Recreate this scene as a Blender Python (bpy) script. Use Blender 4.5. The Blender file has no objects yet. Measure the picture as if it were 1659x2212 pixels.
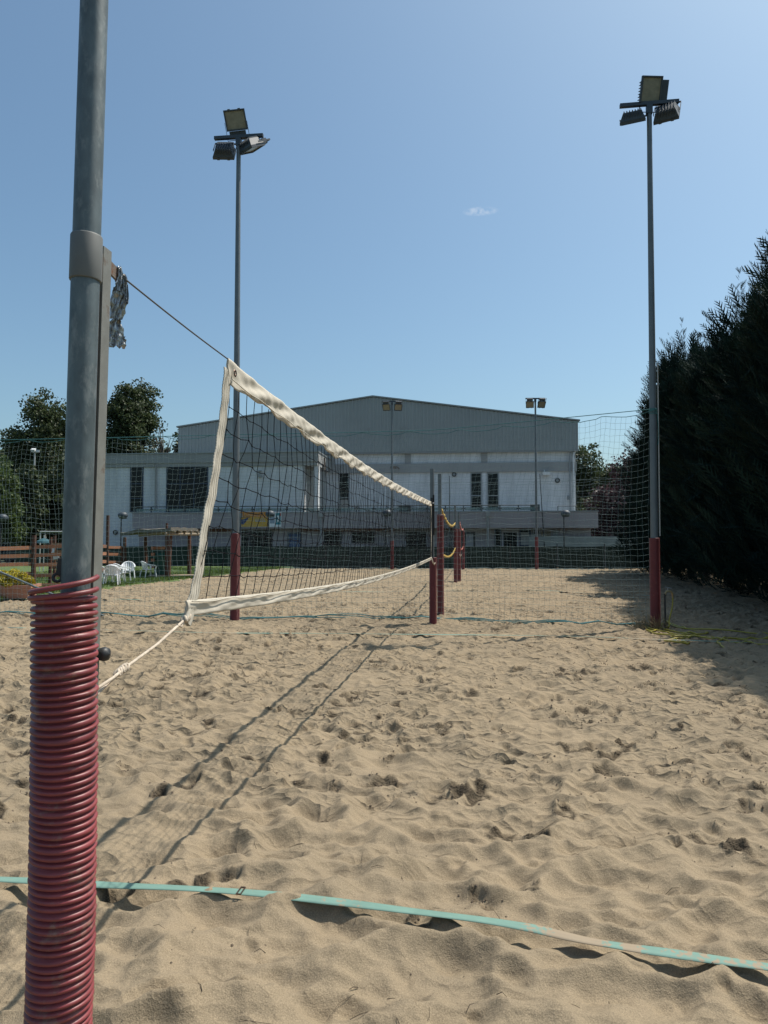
import bpy, math, random
import numpy as np
from mathutils import Vector, Matrix, Euler

random.seed(7)
rng = np.random.default_rng(11)
scene = bpy.context.scene
col = scene.collection

# ------------------------------------------------------------------ camera, sky, sun, exposure
CAM_H = 1.52
FPX = 1533.6                     # focal length in pixels of a 1659 x 2212 picture
PITCH = math.atan(62.0 / FPX)
cam_d = bpy.data.cameras.new("camera")
cam = bpy.data.objects.new("camera", cam_d)
col.objects.link(cam)
cam.location = (0, 0, CAM_H)
cam.rotation_euler = (math.pi / 2 + PITCH, 0, 0)
cam_d.sensor_fit = 'VERTICAL'
cam_d.sensor_height = 36.0
cam_d.lens = 36.0 * FPX / 2212.0
cam_d.clip_start = 0.05
cam_d.clip_end = 6000
scene.camera = cam

SUN = Vector((0.50, 0.24, 1.0)).normalized()
SUN_EL = math.asin(SUN.z)
SUN_AZ = math.atan2(SUN.x, SUN.y)          # clockwise from +Y

world = bpy.data.worlds.new("World")
scene.world = world
world.use_nodes = True
wn, wl = world.node_tree.nodes, world.node_tree.links
wn.clear()
w_out = wn.new("ShaderNodeOutputWorld")
w_bg = wn.new("ShaderNodeBackground")
w_bg.inputs["Strength"].default_value = 0.132
w_sky = wn.new("ShaderNodeTexSky")
w_sky.sky_type = 'NISHITA'
w_sky.sun_disc = False
w_sky.sun_elevation = SUN_EL
w_sky.sun_rotation = SUN_AZ
w_sky.altitude = 100
w_sky.air_density = 1.0
w_sky.dust_density = 2.7
w_sky.ozone_density = 1.4
# one faint wisp of cloud
w_tc = wn.new("ShaderNodeTexCoord")
CLOUD = Vector((0.1267, 0.9150, 0.4320)).normalized()
c_e = Vector((CLOUD.y, -CLOUD.x, 0)).normalized()
c_u = c_e.cross(CLOUD)
def w_dot(v):
    n = wn.new("ShaderNodeVectorMath"); n.operation = 'DOT_PRODUCT'
    wl.new(w_tc.outputs["Generated"], n.inputs[0]); n.inputs[1].default_value = v
    return n.outputs["Value"]
def w_math(op, a, b):
    n = wn.new("ShaderNodeMath"); n.operation = op
    for k, x in enumerate((a, b)):
        if isinstance(x, (int, float)): n.inputs[k].default_value = x
        else: wl.new(x, n.inputs[k])
    return n.outputs[0]
q1 = w_math('POWER', w_math('ABSOLUTE', w_math('DIVIDE', w_dot(c_e), 0.024), 0), 2)
q2 = w_math('POWER', w_math('ABSOLUTE', w_math('DIVIDE', w_dot(c_u), 0.006), 0), 2)
w_mask = w_math('SUBTRACT', 1.0, w_math('ADD', q1, q2))
w_nz = wn.new("ShaderNodeTexNoise"); w_nz.inputs["Scale"].default_value = 130; w_nz.inputs["Detail"].default_value = 5
wl.new(w_tc.outputs["Generated"], w_nz.inputs["Vector"])
w_fac = w_math('MULTIPLY', w_math('MAXIMUM', w_mask, 0.0), w_math('MULTIPLY', w_math('MAXIMUM', w_math('SUBTRACT', w_nz.outputs["Fac"], 0.36), 0.0), 1.5))
w_fac = w_math('MULTIPLY', w_fac, w_math('GREATER_THAN', w_dot(CLOUD), 0.5))
w_mix = wn.new("ShaderNodeMix"); w_mix.data_type = 'RGBA'
wl.new(w_fac, w_mix.inputs["Factor"])
w_tint = wn.new("ShaderNodeMix"); w_tint.data_type = 'RGBA'; w_tint.blend_type = 'MULTIPLY'
w_tint.inputs["Factor"].default_value = 1.0
w_tint.inputs["B"].default_value = (0.84, 1.02, 1.02, 1)      # the photo's cool white balance
wl.new(w_sky.outputs["Color"], w_tint.inputs["A"])
wl.new(w_tint.outputs["Result"], w_mix.inputs["A"])
w_mix.inputs["B"].default_value = (6.5, 6.7, 7.0, 1)
wl.new(w_mix.outputs["Result"], w_bg.inputs["Color"])
wl.new(w_bg.outputs["Background"], w_out.inputs["Surface"])

sun_d = bpy.data.lights.new("sun", 'SUN')
sun_d.energy = 5.0
sun_d.angle = math.radians(0.53)
sun_d.color = (1.0, 0.94, 0.85)
sun = bpy.data.objects.new("sun", sun_d)
col.objects.link(sun)
sun.location = (20, 10, 40)
sun.rotation_euler = SUN.to_track_quat('Z', 'Y').to_euler()

scene.view_settings.view_transform = 'Standard'
scene.view_settings.look = 'None'
scene.view_settings.gamma = 1.0
scene.view_settings.exposure = 0.07
scene.view_settings.use_curve_mapping = False

# ------------------------------------------------------------------ helpers
def ray(u, v):
    a = (u - 829.5) / FPX
    b = (1106.0 - v) / FPX
    c, s = math.cos(PITCH), math.sin(PITCH)
    return Vector((a, c - b * s, s + b * c))

def D(u, v, Y):
    """world point seen at picture point (u, v) of the photo, at distance Y"""
    r = ray(u, v)
    return Vector((0, 0, CAM_H)) + r * (Y / r.y)

def G(u, v, z=0.0):
    r = ray(u, v)
    return Vector((0, 0, CAM_H)) + r * ((z - CAM_H) / r.z)

def smooth01(t):
    t = np.clip(t, 0, 1)
    return t * t * (3 - 2 * t)

def interp(xs, ys, x):
    return float(np.interp(x, xs, ys))

class MB:
    def __init__(self):
        self.v, self.f, self.s = [], [], []
    def add(self, vs, fs, smooth=False):
        b = len(self.v)
        self.v += [tuple(p) for p in vs]
        self.f += [tuple(i + b for i in f) for f in fs]
        self.s += [smooth] * len(fs)
        return self
    def box(self, c, size, R=None):
        hx, hy, hz = size[0] / 2, size[1] / 2, size[2] / 2
        c = Vector(c)
        vs = []
        for z in (-hz, hz):
            for x, y in ((-hx, -hy), (hx, -hy), (hx, hy), (-hx, hy)):
                p = Vector((x, y, z))
                if R is not None: p = R @ p
                vs.append(c + p)
        return self.add(vs, [(3, 2, 1, 0), (4, 5, 6, 7), (0, 1, 5, 4), (1, 2, 6, 5), (2, 3, 7, 6), (3, 0, 4, 7)])
    def box2(self, a, b):
        a, b = Vector(a), Vector(b)
        return self.box((a + b) / 2, [abs(b[i] - a[i]) for i in range(3)])
    def bar(self, p0, p1, w, t, up=(0, 0, 1)):
        """a straight board from p0 to p1, w high (along up), t thick"""
        p0, p1 = Vector(p0), Vector(p1)
        d = p1 - p0
        L = d.length
        d.normalize()
        up = Vector(up)
        side = d.cross(up)
        if side.length < 1e-6: side = d.cross(Vector((1, 0, 0)))
        side.normalize()
        up2 = side.cross(d).normalized()
        R = Matrix((d, side, up2)).transposed()
        return self.box((p0 + p1) / 2, (L, t, w), R)
    def tube(self, pts, r, n=10, caps=True, smooth=True):
        pts = [Vector(p) for p in pts]
        m = len(pts)
        rs = r if isinstance(r, (list, tuple, np.ndarray)) else [r] * m
        vs, fs = [], []
        prev = None
        for i, p in enumerate(pts):
            t = (pts[min(i + 1, m - 1)] - pts[max(i - 1, 0)])
            if t.length < 1e-9: t = Vector((0, 0, 1))
            t.normalize()
            if prev is None:
                a = Vector((0, 0, 1)) if abs(t.z) < 0.9 else Vector((1, 0, 0))
                n1 = t.cross(a).normalized()
            else:
                n1 = (prev - t * prev.dot(t))
                if n1.length < 1e-6: n1 = t.orthogonal()
                n1.normalize()
            prev = n1
            n2 = t.cross(n1)
            for k in range(n):
                a = 2 * math.pi * k / n
                vs.append(p + (n1 * math.cos(a) + n2 * math.sin(a)) * float(rs[i]))
        for i in range(m - 1):
            for k in range(n):
                k2 = (k + 1) % n
                fs.append((i * n + k, i * n + k2, (i + 1) * n + k2, (i + 1) * n + k))
        self.add(vs, fs, smooth)
        if caps:
            self.add(vs[:n], [tuple(range(n - 1, -1, -1))])
            self.add(vs[-n:], [tuple(range(n))])
        return self
    def cyl(self, p0, p1, r0, r1=None, n=16, caps=True):
        return self.tube([p0, p1], [r0, r0 if r1 is None else r1], n, caps)
    def lathe(self, prof, base=(0, 0, 0), axis=(0, 0, 1), n=24, smooth=True):
        """prof: list of (radius, distance along axis)"""
        base, ax = Vector(base), Vector(axis).normalized()
        n1 = ax.orthogonal().normalized()
        n2 = ax.cross(n1)
        vs, fs = [], []
        for r, h in prof:
            for k in range(n):
                a = 2 * math.pi * k / n
                vs.append(base + ax * h + (n1 * math.cos(a) + n2 * math.sin(a)) * r)
        for i in range(len(prof) - 1):
            for k in range(n):
                k2 = (k + 1) % n
                fs.append((i * n + k, i * n + k2, (i + 1) * n + k2, (i + 1) * n + k))
        return self.add(vs, fs, smooth)
    def prism(self, poly, y0, y1):
        """polygon in (x, z) extruded between y0 and y1"""
        n = len(poly)
        vs = [(x, y0, z) for x, z in poly] + [(x, y1, z) for x, z in poly]
        fs = [tuple(range(n)), tuple(range(2 * n - 1, n - 1, -1))]
        for i in range(n):
            j = (i + 1) % n
            fs.append((i, i + n, j + n, j))
        return self.add(vs, fs)
    def grid(self, P, smooth=True, closed=False):
        """P: array (m, n, 3)"""
        m, n = len(P), len(P[0])
        vs = [tuple(P[i][j]) for i in range(m) for j in range(n)]
        fs = []
        for i in range(m - 1):
            for j in range(n if closed else n - 1):
                j2 = (j + 1) % n
                fs.append((i * n + j, i * n + j2, (i + 1) * n + j2, (i + 1) * n + j))
        return self.add(vs, fs, smooth)
    def build(self, name, mat, parent=None, world=True):
        me = bpy.data.meshes.new(name)
        vs = self.v
        if parent is not None and world:
            o0 = origin(parent)
            vs = [(x - o0.x, y - o0.y, z - o0.z) for x, y, z in vs]
        me.from_pydata(vs, [], self.f)
        me.polygons.foreach_set("use_smooth", self.s)
        return link(name, me, mat, parent)

def link(name, me, mat, parent=None):
    mats = mat if isinstance(mat, (list, tuple)) else [mat]
    for m_ in mats:
        if m_ is not None and me.materials.find(m_.name) < 0: me.materials.append(m_)
    me.update()
    o = bpy.data.objects.new(name, me)
    col.objects.link(o)
    if parent is not None: o.parent = parent
    return o

def origin(o):
    p = Vector((0, 0, 0))
    while o is not None:
        p = p + o.location
        o = o.parent
    return p

def np_mesh(name, V, F, mat, parent=None, smooth=False, attr=None):
    """V (n,3) array, F (m,k) array of equal-sided faces"""
    me = bpy.data.meshes.new(name)
    V = np.asarray(V, dtype=np.float32)
    F = np.asarray(F, dtype=np.int32)
    me.vertices.add(len(V))
    me.vertices.foreach_set("co", V.ravel())
    k = F.shape[1]
    me.loops.add(F.size)
    me.loops.foreach_set("vertex_index", F.ravel())
    me.polygons.add(len(F))
    me.polygons.foreach_set("loop_start", np.arange(0, F.size, k, dtype=np.int32))
    me.polygons.foreach_set("loop_total", np.full(len(F), k, dtype=np.int32))
    me.polygons.foreach_set("use_smooth", np.full(len(F), smooth, dtype=bool))
    if attr is not None:
        for an, av in attr.items():
            a = me.attributes.new(an, 'FLOAT', 'POINT')
            a.data.foreach_set("value", np.asarray(av, dtype=np.float32))
    me.update(calc_edges=True)
    return link(name, me, mat, parent)

def thing(name, label, cat, loc=(0, 0, 0), rz=0.0, group=None):
    o = bpy.data.objects.new(name, None)
    o.empty_display_size = 0.2
    col.objects.link(o)
    o.location = loc
    o.rotation_euler = (0, 0, rz)
    return tag(o, label, cat, group)

def tag(o, label=None, cat=None, group=None, kind=None):
    if label: o["label"] = label
    if cat: o["category"] = cat
    if group: o["group"] = group
    if kind: o["kind"] = kind
    return o

def copy_tree(o, parent=None):
    c = o.copy()
    col.objects.link(c)
    if parent is not None: c.parent = parent
    for ch in list(o.children): copy_tree(ch, c)
    return c

# ------------------------------------------------------------------ materials
def mat(name, base, rough=0.7, metal=0.0, var=0.0, scale=8.0, bump=0.0, bscale=60.0, dirt=None, dirt_amt=0.0, dscale=4.0,
        stretch=(1, 1, 1), spec=0.5, transl=0.0, obj_var=0.0):
    m = bpy.data.materials.new(name)
    m.use_nodes = True
    nt = m.node_tree
    N, L = nt.nodes, nt.links
    b = N["Principled BSDF"]
    b.inputs["Roughness"].default_value = rough
    b.inputs["Metallic"].default_value = metal
    b.inputs["Specular IOR Level"].default_value = spec
    b.inputs["Base Color"].default_value = (*base, 1)
    tc = N.new("ShaderNodeTexCoord")
    mp = N.new("ShaderNodeMapping")
    mp.inputs["Scale"].default_value = stretch
    L.new(tc.outputs["Object"], mp.inputs["Vector"])
    cur = None
    if var > 0:
        n1 = N.new("ShaderNodeTexNoise")
        n1.inputs["Scale"].default_value = scale
        n1.inputs["Detail"].default_value = 6
        n1.inputs["Roughness"].default_value = 0.62
        L.new(mp.outputs["Vector"], n1.inputs["Vector"])
        r = N.new("ShaderNodeMapRange")
        r.inputs["From Min"].default_value = 0.3
        r.inputs["From Max"].default_value = 0.7
        r.inputs["To Min"].default_value = 1 - var
        r.inputs["To Max"].default_value = 1 + var
        L.new(n1.outputs["Fac"], r.inputs["Value"])
        mx = N.new("ShaderNodeMix")
        mx.data_type = 'RGBA'
        mx.blend_type = 'MULTIPLY'
        mx.inputs["Factor"].default_value = 1
        mx.inputs["A"].default_value = (*base, 1)
        L.new(r.outputs["Result"], mx.inputs["B"])
        cur = mx.outputs["Result"]
    if dirt is not None:
        n2 = N.new("ShaderNodeTexNoise")
        n2.inputs["Scale"].default_value = dscale
        n2.inputs["Detail"].default_value = 8
        n2.inputs["Roughness"].default_value = 0.7
        L.new(mp.outputs["Vector"], n2.inputs["Vector"])
        r2 = N.new("ShaderNodeMapRange")
        r2.inputs["From Min"].default_value = 0.62 - dirt_amt * 0.3
        r2.inputs["From Max"].default_value = 0.72 - dirt_amt * 0.1
        L.new(n2.outputs["Fac"], r2.inputs["Value"])
        mx2 = N.new("ShaderNodeMix")
        mx2.data_type = 'RGBA'
        L.new(r2.outputs["Result"], mx2.inputs["Factor"])
        if cur is not None: L.new(cur, mx2.inputs["A"])
        else: mx2.inputs["A"].default_value = (*base, 1)
        mx2.inputs["B"].default_value = (*dirt, 1)
        cur = mx2.outputs["Result"]
    if obj_var > 0:
        oi = N.new("ShaderNodeObjectInfo")
        r3 = N.new("ShaderNodeMapRange")
        r3.inputs["To Min"].default_value = 1 - obj_var
        r3.inputs["To Max"].default_value = 1 + obj_var
        L.new(oi.outputs["Random"], r3.inputs["Value"])
        mx3 = N.new("ShaderNodeMix")
        mx3.data_type = 'RGBA'
        mx3.blend_type = 'MULTIPLY'
        mx3.inputs["Factor"].default_value = 1
        if cur is not None: L.new(cur, mx3.inputs["A"])
        else: mx3.inputs["A"].default_value = (*base, 1)
        L.new(r3.outputs["Result"], mx3.inputs["B"])
        cur = mx3.outputs["Result"]
    if cur is not None: L.new(cur, b.inputs["Base Color"])
    if bump > 0:
        nb = N.new("ShaderNodeTexNoise")
        nb.inputs["Scale"].default_value = bscale
        nb.inputs["Detail"].default_value = 4
        L.new(mp.outputs["Vector"], nb.inputs["Vector"])
        bp = N.new("ShaderNodeBump")
        bp.inputs["Strength"].default_value = 1.0
        bp.inputs["Distance"].default_value = bump
        L.new(nb.outputs["Fac"], bp.inputs["Height"])
        L.new(bp.outputs["Normal"], b.inputs["Normal"])
    if transl > 0:
        t = N.new("ShaderNodeBsdfTranslucent")
        if cur is not None: L.new(cur, t.inputs["Color"])
        else: t.inputs["Color"].default_value = (*base, 1)
        ms = N.new("ShaderNodeMixShader")
        ms.inputs["Fac"].default_value = transl
        L.new(b.outputs["BSDF"], ms.inputs[1])
        L.new(t.outputs["BSDF"], ms.inputs[2])
        L.new(ms.outputs["Shader"], N["Material Output"].inputs["Surface"])
    return m

def leaf_mat(name, base, var=0.45, transl=0.3, rough=0.55):
    """leaf colour changes from clump to clump (tone attribute) and from tree to tree"""
    m = bpy.data.materials.new(name)
    m.use_nodes = True
    N, L = m.node_tree.nodes, m.node_tree.links
    b = N["Principled BSDF"]
    b.inputs["Roughness"].default_value = rough
    b.inputs["Specular IOR Level"].default_value = 0.35 if rough < 0.7 else 0.12
    at = N.new("ShaderNodeAttribute")
    at.attribute_name = "tone"
    r = N.new("ShaderNodeMapRange")
    r.inputs["To Min"].default_value = 1 - var
    r.inputs["To Max"].default_value = 1 + var
    L.new(at.outputs["Fac"], r.inputs["Value"])
    mx = N.new("ShaderNodeMix")
    mx.data_type = 'RGBA'
    mx.blend_type = 'MULTIPLY'
    mx.inputs["Factor"].default_value = 1
    mx.inputs["A"].default_value = (*base, 1)
    L.new(r.outputs["Result"], mx.inputs["B"])
    L.new(mx.outputs["Result"], b.inputs["Base Color"])
    t = N.new("ShaderNodeBsdfTranslucent")
    L.new(mx.outputs["Result"], t.inputs["Color"])
    ms = N.new("ShaderNodeMixShader")
    ms.inputs["Fac"].default_value = transl
    L.new(b.outputs["BSDF"], ms.inputs[1])
    L.new(t.outputs["BSDF"], ms.inputs[2])
    L.new(ms.outputs["Shader"], N["Material Output"].inputs["Surface"])
    return m

M = {}
M["galv"] = mat("galvanised steel", (0.10, 0.124, 0.130), 0.5, 0.25, 0.34, 18, 0.0006, 60, dirt=(0.21, 0.225, 0.22), dirt_amt=0.35, dscale=28, stretch=(1, 1, 0.45))
M["galv_far"] = mat("weathered mast steel", (0.14, 0.16, 0.17), 0.5, 0.3, 0.15, 3)
M["collar"] = mat("grey collar paint", (0.125, 0.128, 0.122), 0.6, 0.0, 0.08, 12)
M["rail"] = mat("dull rail aluminium", (0.185, 0.185, 0.168), 0.6, 0.15, 0.15, 18, dirt=(0.09, 0.045, 0.02), dirt_amt=0.02, dscale=9)
M["rail_slot"] = mat("dark rail groove", (0.03, 0.022, 0.018), 0.8)
M["rusty"] = mat("rusty painted steel", (0.17, 0.155, 0.135), 0.7, 0.1, 0.2, 20, 0.001, 60, dirt=(0.14, 0.06, 0.025), dirt_amt=0.5, dscale=30)
M["black_steel"] = mat("black painted steel", (0.02, 0.021, 0.022), 0.5, 0.0, 0.2, 6)
M["guard"] = mat("maroon corrugated plastic", (0.205, 0.040, 0.043), 0.45, 0.0, 0.26, 7, 0.0006, 90, dirt=(0.24, 0.13, 0.10), dirt_amt=0.22, dscale=16, spec=0.5)
M["guard_far"] = mat("faded red corrugated plastic", (0.150, 0.030, 0.032), 0.5, 0.0, 0.15, 4, dirt=(0.25, 0.10, 0.08), dirt_amt=0.05, dscale=8)
M["band"] = mat("cream canvas band", (0.54, 0.49, 0.405), 0.85, 0.0, 0.07, 14, 0.0012, 45, dirt=(0.45, 0.38, 0.28), dirt_amt=0.05, dscale=5, transl=0.12)
M["stitch"] = mat("canvas stitching", (0.5, 0.46, 0.38), 0.9)
M["cord"] = mat("black net cord", (0.008, 0.009, 0.011), 0.95, spec=0.08)
M["rope"] = mat("dirty white rope", (0.55, 0.46, 0.36), 0.9, 0.0, 0.25, 60, 0.001, 300, dirt=(0.42, 0.17, 0.06), dirt_amt=0.25, dscale=7)
M["steel_cable"] = mat("steel cable", (0.10, 0.10, 0.10), 0.5, 0.3)
M["grommet"] = mat("dark brass grommet", (0.10, 0.055, 0.035), 0.4, 0.6)
M["duct"] = mat("silver tape", (0.34, 0.34, 0.33), 0.32, 0.75, 0.25, 30, 0.004, 45)
M["ball_net"] = mat("grey green netting", (0.16, 0.23, 0.235), 0.8)
M["ball_rope"] = mat("teal net rope", (0.05, 0.17, 0.18), 0.8, 0.0, 0.2, 20)
M["yellow_band"] = mat("faded yellow band", (0.45, 0.31, 0.07), 0.8, 0.0, 0.1, 10, transl=0.15)
M["red_band"] = mat("faded red band", (0.42, 0.13, 0.10), 0.8)
M["lamp_body"] = mat("dark floodlight casting", (0.045, 0.058, 0.072), 0.55, 0.0, 0.1, 8)
M["lamp_lens"] = mat("dusty floodlight glass", (0.24, 0.22, 0.16), 0.3, 0.0, 0.25, 9)
M["reflector"] = mat("pale floodlight reflector", (0.55, 0.53, 0.5), 0.4, 0.3)
M["conduit"] = mat("pale grey conduit", (0.42, 0.43, 0.42), 0.5)
M["hose"] = mat("yellow garden hose", (0.30, 0.25, 0.03), 0.45, 0.0, 0.15, 20)
M["brass"] = mat("tap brass", (0.35, 0.27, 0.14), 0.4, 0.7)
M["white_plastic"] = mat("white garden plastic", (0.74, 0.76, 0.78), 0.45, 0.0, 0.05, 4)
M["bin"] = mat("dark green plastic", (0.012, 0.07, 0.045), 0.5, 0.0, 0.15, 8)
M["slat"] = mat("weathered red brown timber", (0.26, 0.115, 0.06), 0.75, 0.0, 0.32, 7, 0.001, 40, dirt=(0.10, 0.045, 0.028), dirt_amt=0.3, dscale=9, stretch=(1, 3, 8), obj_var=0.28)
M["post_wood"] = mat("dark brown post timber", (0.085, 0.036, 0.022), 0.8, 0.0, 0.3, 6, 0.001, 40, stretch=(6, 6, 1), obj_var=0.2)
M["thatch"] = mat("reed matting", (0.13, 0.12, 0.10), 0.9, 0.0, 0.3, 14, 0.01, 50, stretch=(1, 6, 1))
M["pale_wood"] = mat("sun bleached timber", (0.24, 0.19, 0.13), 0.8, 0.0, 0.2, 8)
M["terracotta"] = mat("terracotta trough", (0.40, 0.19, 0.125), 0.8, 0.0, 0.15, 6)
M["soil"] = mat("dark potting soil", (0.03, 0.022, 0.016), 0.95)
M["cladding"] = mat("grey steel cladding", (0.29, 0.315, 0.315), 0.6, 0.1, 0.06, 0.5, dirt=(0.24, 0.255, 0.25), dirt_amt=0.05, dscale=0.6)
M["roof"] = mat("grey roof sheet", (0.25, 0.27, 0.27), 0.55, 0.2, 0.06, 1)
M["concrete"] = mat("grey concrete fascia", (0.285, 0.29, 0.285), 0.85, 0.0, 0.10, 0.6, 0.003, 6, dirt=(0.20, 0.20, 0.19), dirt_amt=0.1, dscale=0.7, stretch=(1, 1, 0.35))
M["parapet"] = mat("mauve grey parapet render", (0.31, 0.28, 0.285), 0.85, 0.0, 0.08, 0.7, dirt=(0.23, 0.21, 0.21), dirt_amt=0.08, dscale=1.0, stretch=(1, 1, 0.3))
M["soffit"] = mat("rusty brown fascia board", (0.17, 0.085, 0.055), 0.8, 0.0, 0.2, 2)
M["dark_glass"] = mat("dark window glass", (0.008, 0.011, 0.012), 0.18, 0.0, spec=0.22)
M["blind"] = mat("grey window blind", (0.30, 0.29, 0.27), 0.8)
M["frame_blue"] = mat("dark blue frame", (0.03, 0.045, 0.075), 0.5)
M["frame_grey"] = mat("grey window frame", (0.25, 0.27, 0.28), 0.5)
M["door_blue"] = mat("faded blue door", (0.06, 0.10, 0.19), 0.6, 0.0, 0.1, 2)
M["door_grey"] = mat("pale grey door", (0.32, 0.31, 0.32), 0.6, 0.0, 0.1, 2)
M["pipe_white"] = mat("white drainpipe", (0.62, 0.63, 0.62), 0.5)
M["rail_steel"] = mat("railing steel", (0.05, 0.065, 0.07), 0.5)
M["poster_yellow"] = mat("yellow banner print", (0.52, 0.30, 0.035), 0.7, 0.0, 0.05, 2)
M["poster_orange"] = mat("orange banner print", (0.50, 0.20, 0.03), 0.7)
M["poster_navy"] = mat("navy print", (0.03, 0.05, 0.14), 0.7)
M["poster_grey"] = mat("bluish print", (0.24, 0.30, 0.36), 0.7)
M["poster_maroon"] = mat("maroon print", (0.18, 0.05, 0.035), 0.7)
M["poster_teal"] = mat("teal print", (0.05, 0.25, 0.29), 0.7)
M["poster_red"] = mat("red print", (0.35, 0.05, 0.04), 0.7)
M["white_paint"] = mat("white paint", (0.75, 0.76, 0.75), 0.6)
M["sign_blue"] = mat("blue road sign", (0.02, 0.17, 0.50), 0.4)
M["shade_cloth"] = mat("dark green shade cloth", (0.015, 0.029, 0.024), 0.9, 0.0, 0.3, 1.2, 0.02, 1.6, dirt=(0.035, 0.042, 0.032), dirt_amt=0.1, dscale=0.9)
M["low_wall"] = mat("grey boundary wall", (0.22, 0.24, 0.23), 0.9, 0.0, 0.15, 1.2)
M["bark"] = mat("grey brown bark", (0.085, 0.065, 0.05), 0.9, 0.0, 0.3, 6, 0.01, 20, stretch=(3, 3, 0.7))
M["leaf_cypress"] = leaf_mat("cypress foliage", (0.013, 0.029, 0.023), 0.5, 0.08, rough=0.85)
M["leaf_oak"] = leaf_mat("oak foliage", (0.052, 0.070, 0.028), 0.45, 0.3)
M["leaf_green"] = leaf_mat("fresh green foliage", (0.075, 0.110, 0.032), 0.45, 0.35)
M["leaf_plum"] = leaf_mat("purple plum foliage", (0.050, 0.028, 0.034), 0.5, 0.3)
M["leaf_yellow"] = leaf_mat("yellow green leaves", (0.36, 0.30, 0.025), 0.55, 0.3)
M["dry"] = mat("dry weed stems", (0.22, 0.17, 0.09), 0.9)
M["twig"] = mat("dark dry twig", (0.055, 0.04, 0.028), 0.9, obj_var=0.2)
M["car_paint"] = mat("dark blue car paint", (0.02, 0.03, 0.05), 0.2, 0.3, spec=0.6)
M["tyre"] = mat("tyre rubber", (0.015, 0.015, 0.015), 0.9)
M["rim"] = mat("wheel rim", (0.4, 0.4, 0.4), 0.35, 0.7)
M["teal_cloth"] = mat("teal cloth", (0.02, 0.085, 0.105), 0.8)
M["tape"] = None

def brick_mat():
    m = mat("white block wall", (0.60, 0.615, 0.62), 0.8)
    N, L = m.node_tree.nodes, m.node_tree.links
    b = N["Principled BSDF"]
    tc = N["Texture Coordinate"]
    sep = N.new("ShaderNodeSeparateXYZ")
    cmb = N.new("ShaderNodeCombineXYZ")
    L.new(tc.outputs["Object"], sep.inputs[0])
    ad = N.new("ShaderNodeMath"); ad.operation = 'ADD'
    L.new(sep.outputs["X"], ad.inputs[0]); L.new(sep.outputs["Y"], ad.inputs[1])
    L.new(ad.outputs[0], cmb.inputs["X"]); L.new(sep.outputs["Z"], cmb.inputs["Y"])
    br = N.new("ShaderNodeTexBrick")
    br.inputs["Color1"].default_value = (0.59, 0.605, 0.615, 1)
    br.inputs["Color2"].default_value = (0.63, 0.64, 0.645, 1)
    br.inputs["Mortar"].default_value = (0.50, 0.515, 0.525, 1)
    br.inputs["Scale"].default_value = 1
    br.inputs["Brick Width"].default_value = 0.5
    br.inputs["Row Height"].default_value = 0.2
    br.inputs["Mortar Size"].default_value = 0.012
    br.offset = 0.0
    L.new(cmb.outputs[0], br.inputs["Vector"])
    nz = N.new("ShaderNodeTexNoise"); nz.inputs["Scale"].default_value = 0.9; nz.inputs["Detail"].default_value = 8; nz.inputs["Roughness"].default_value = 0.65
    mp2 = N.new("ShaderNodeMapping"); mp2.inputs["Scale"].default_value = (1.6, 1.6, 0.28)
    L.new(tc.outputs["Object"], mp2.inputs["Vector"]); L.new(mp2.outputs["Vector"], nz.inputs["Vector"])
    r = N.new("ShaderNodeMapRange")
    r.inputs["From Min"].default_value = 0.35; r.inputs["From Max"].default_value = 0.7
    r.inputs["To Min"].default_value = 1.05; r.inputs["To Max"].default_value = 0.76
    L.new(nz.outputs["Fac"], r.inputs["Value"])
    mx = N.new("ShaderNodeMix"); mx.data_type = 'RGBA'; mx.blend_type = 'MULTIPLY'; mx.inputs["Factor"].default_value = 1
    L.new(br.outputs["Color"], mx.inputs["A"]); L.new(r.outputs["Result"], mx.inputs["B"])
    L.new(mx.outputs["Result"], b.inputs["Base Color"])
    return m
M["white_wall"] = brick_mat()

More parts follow.
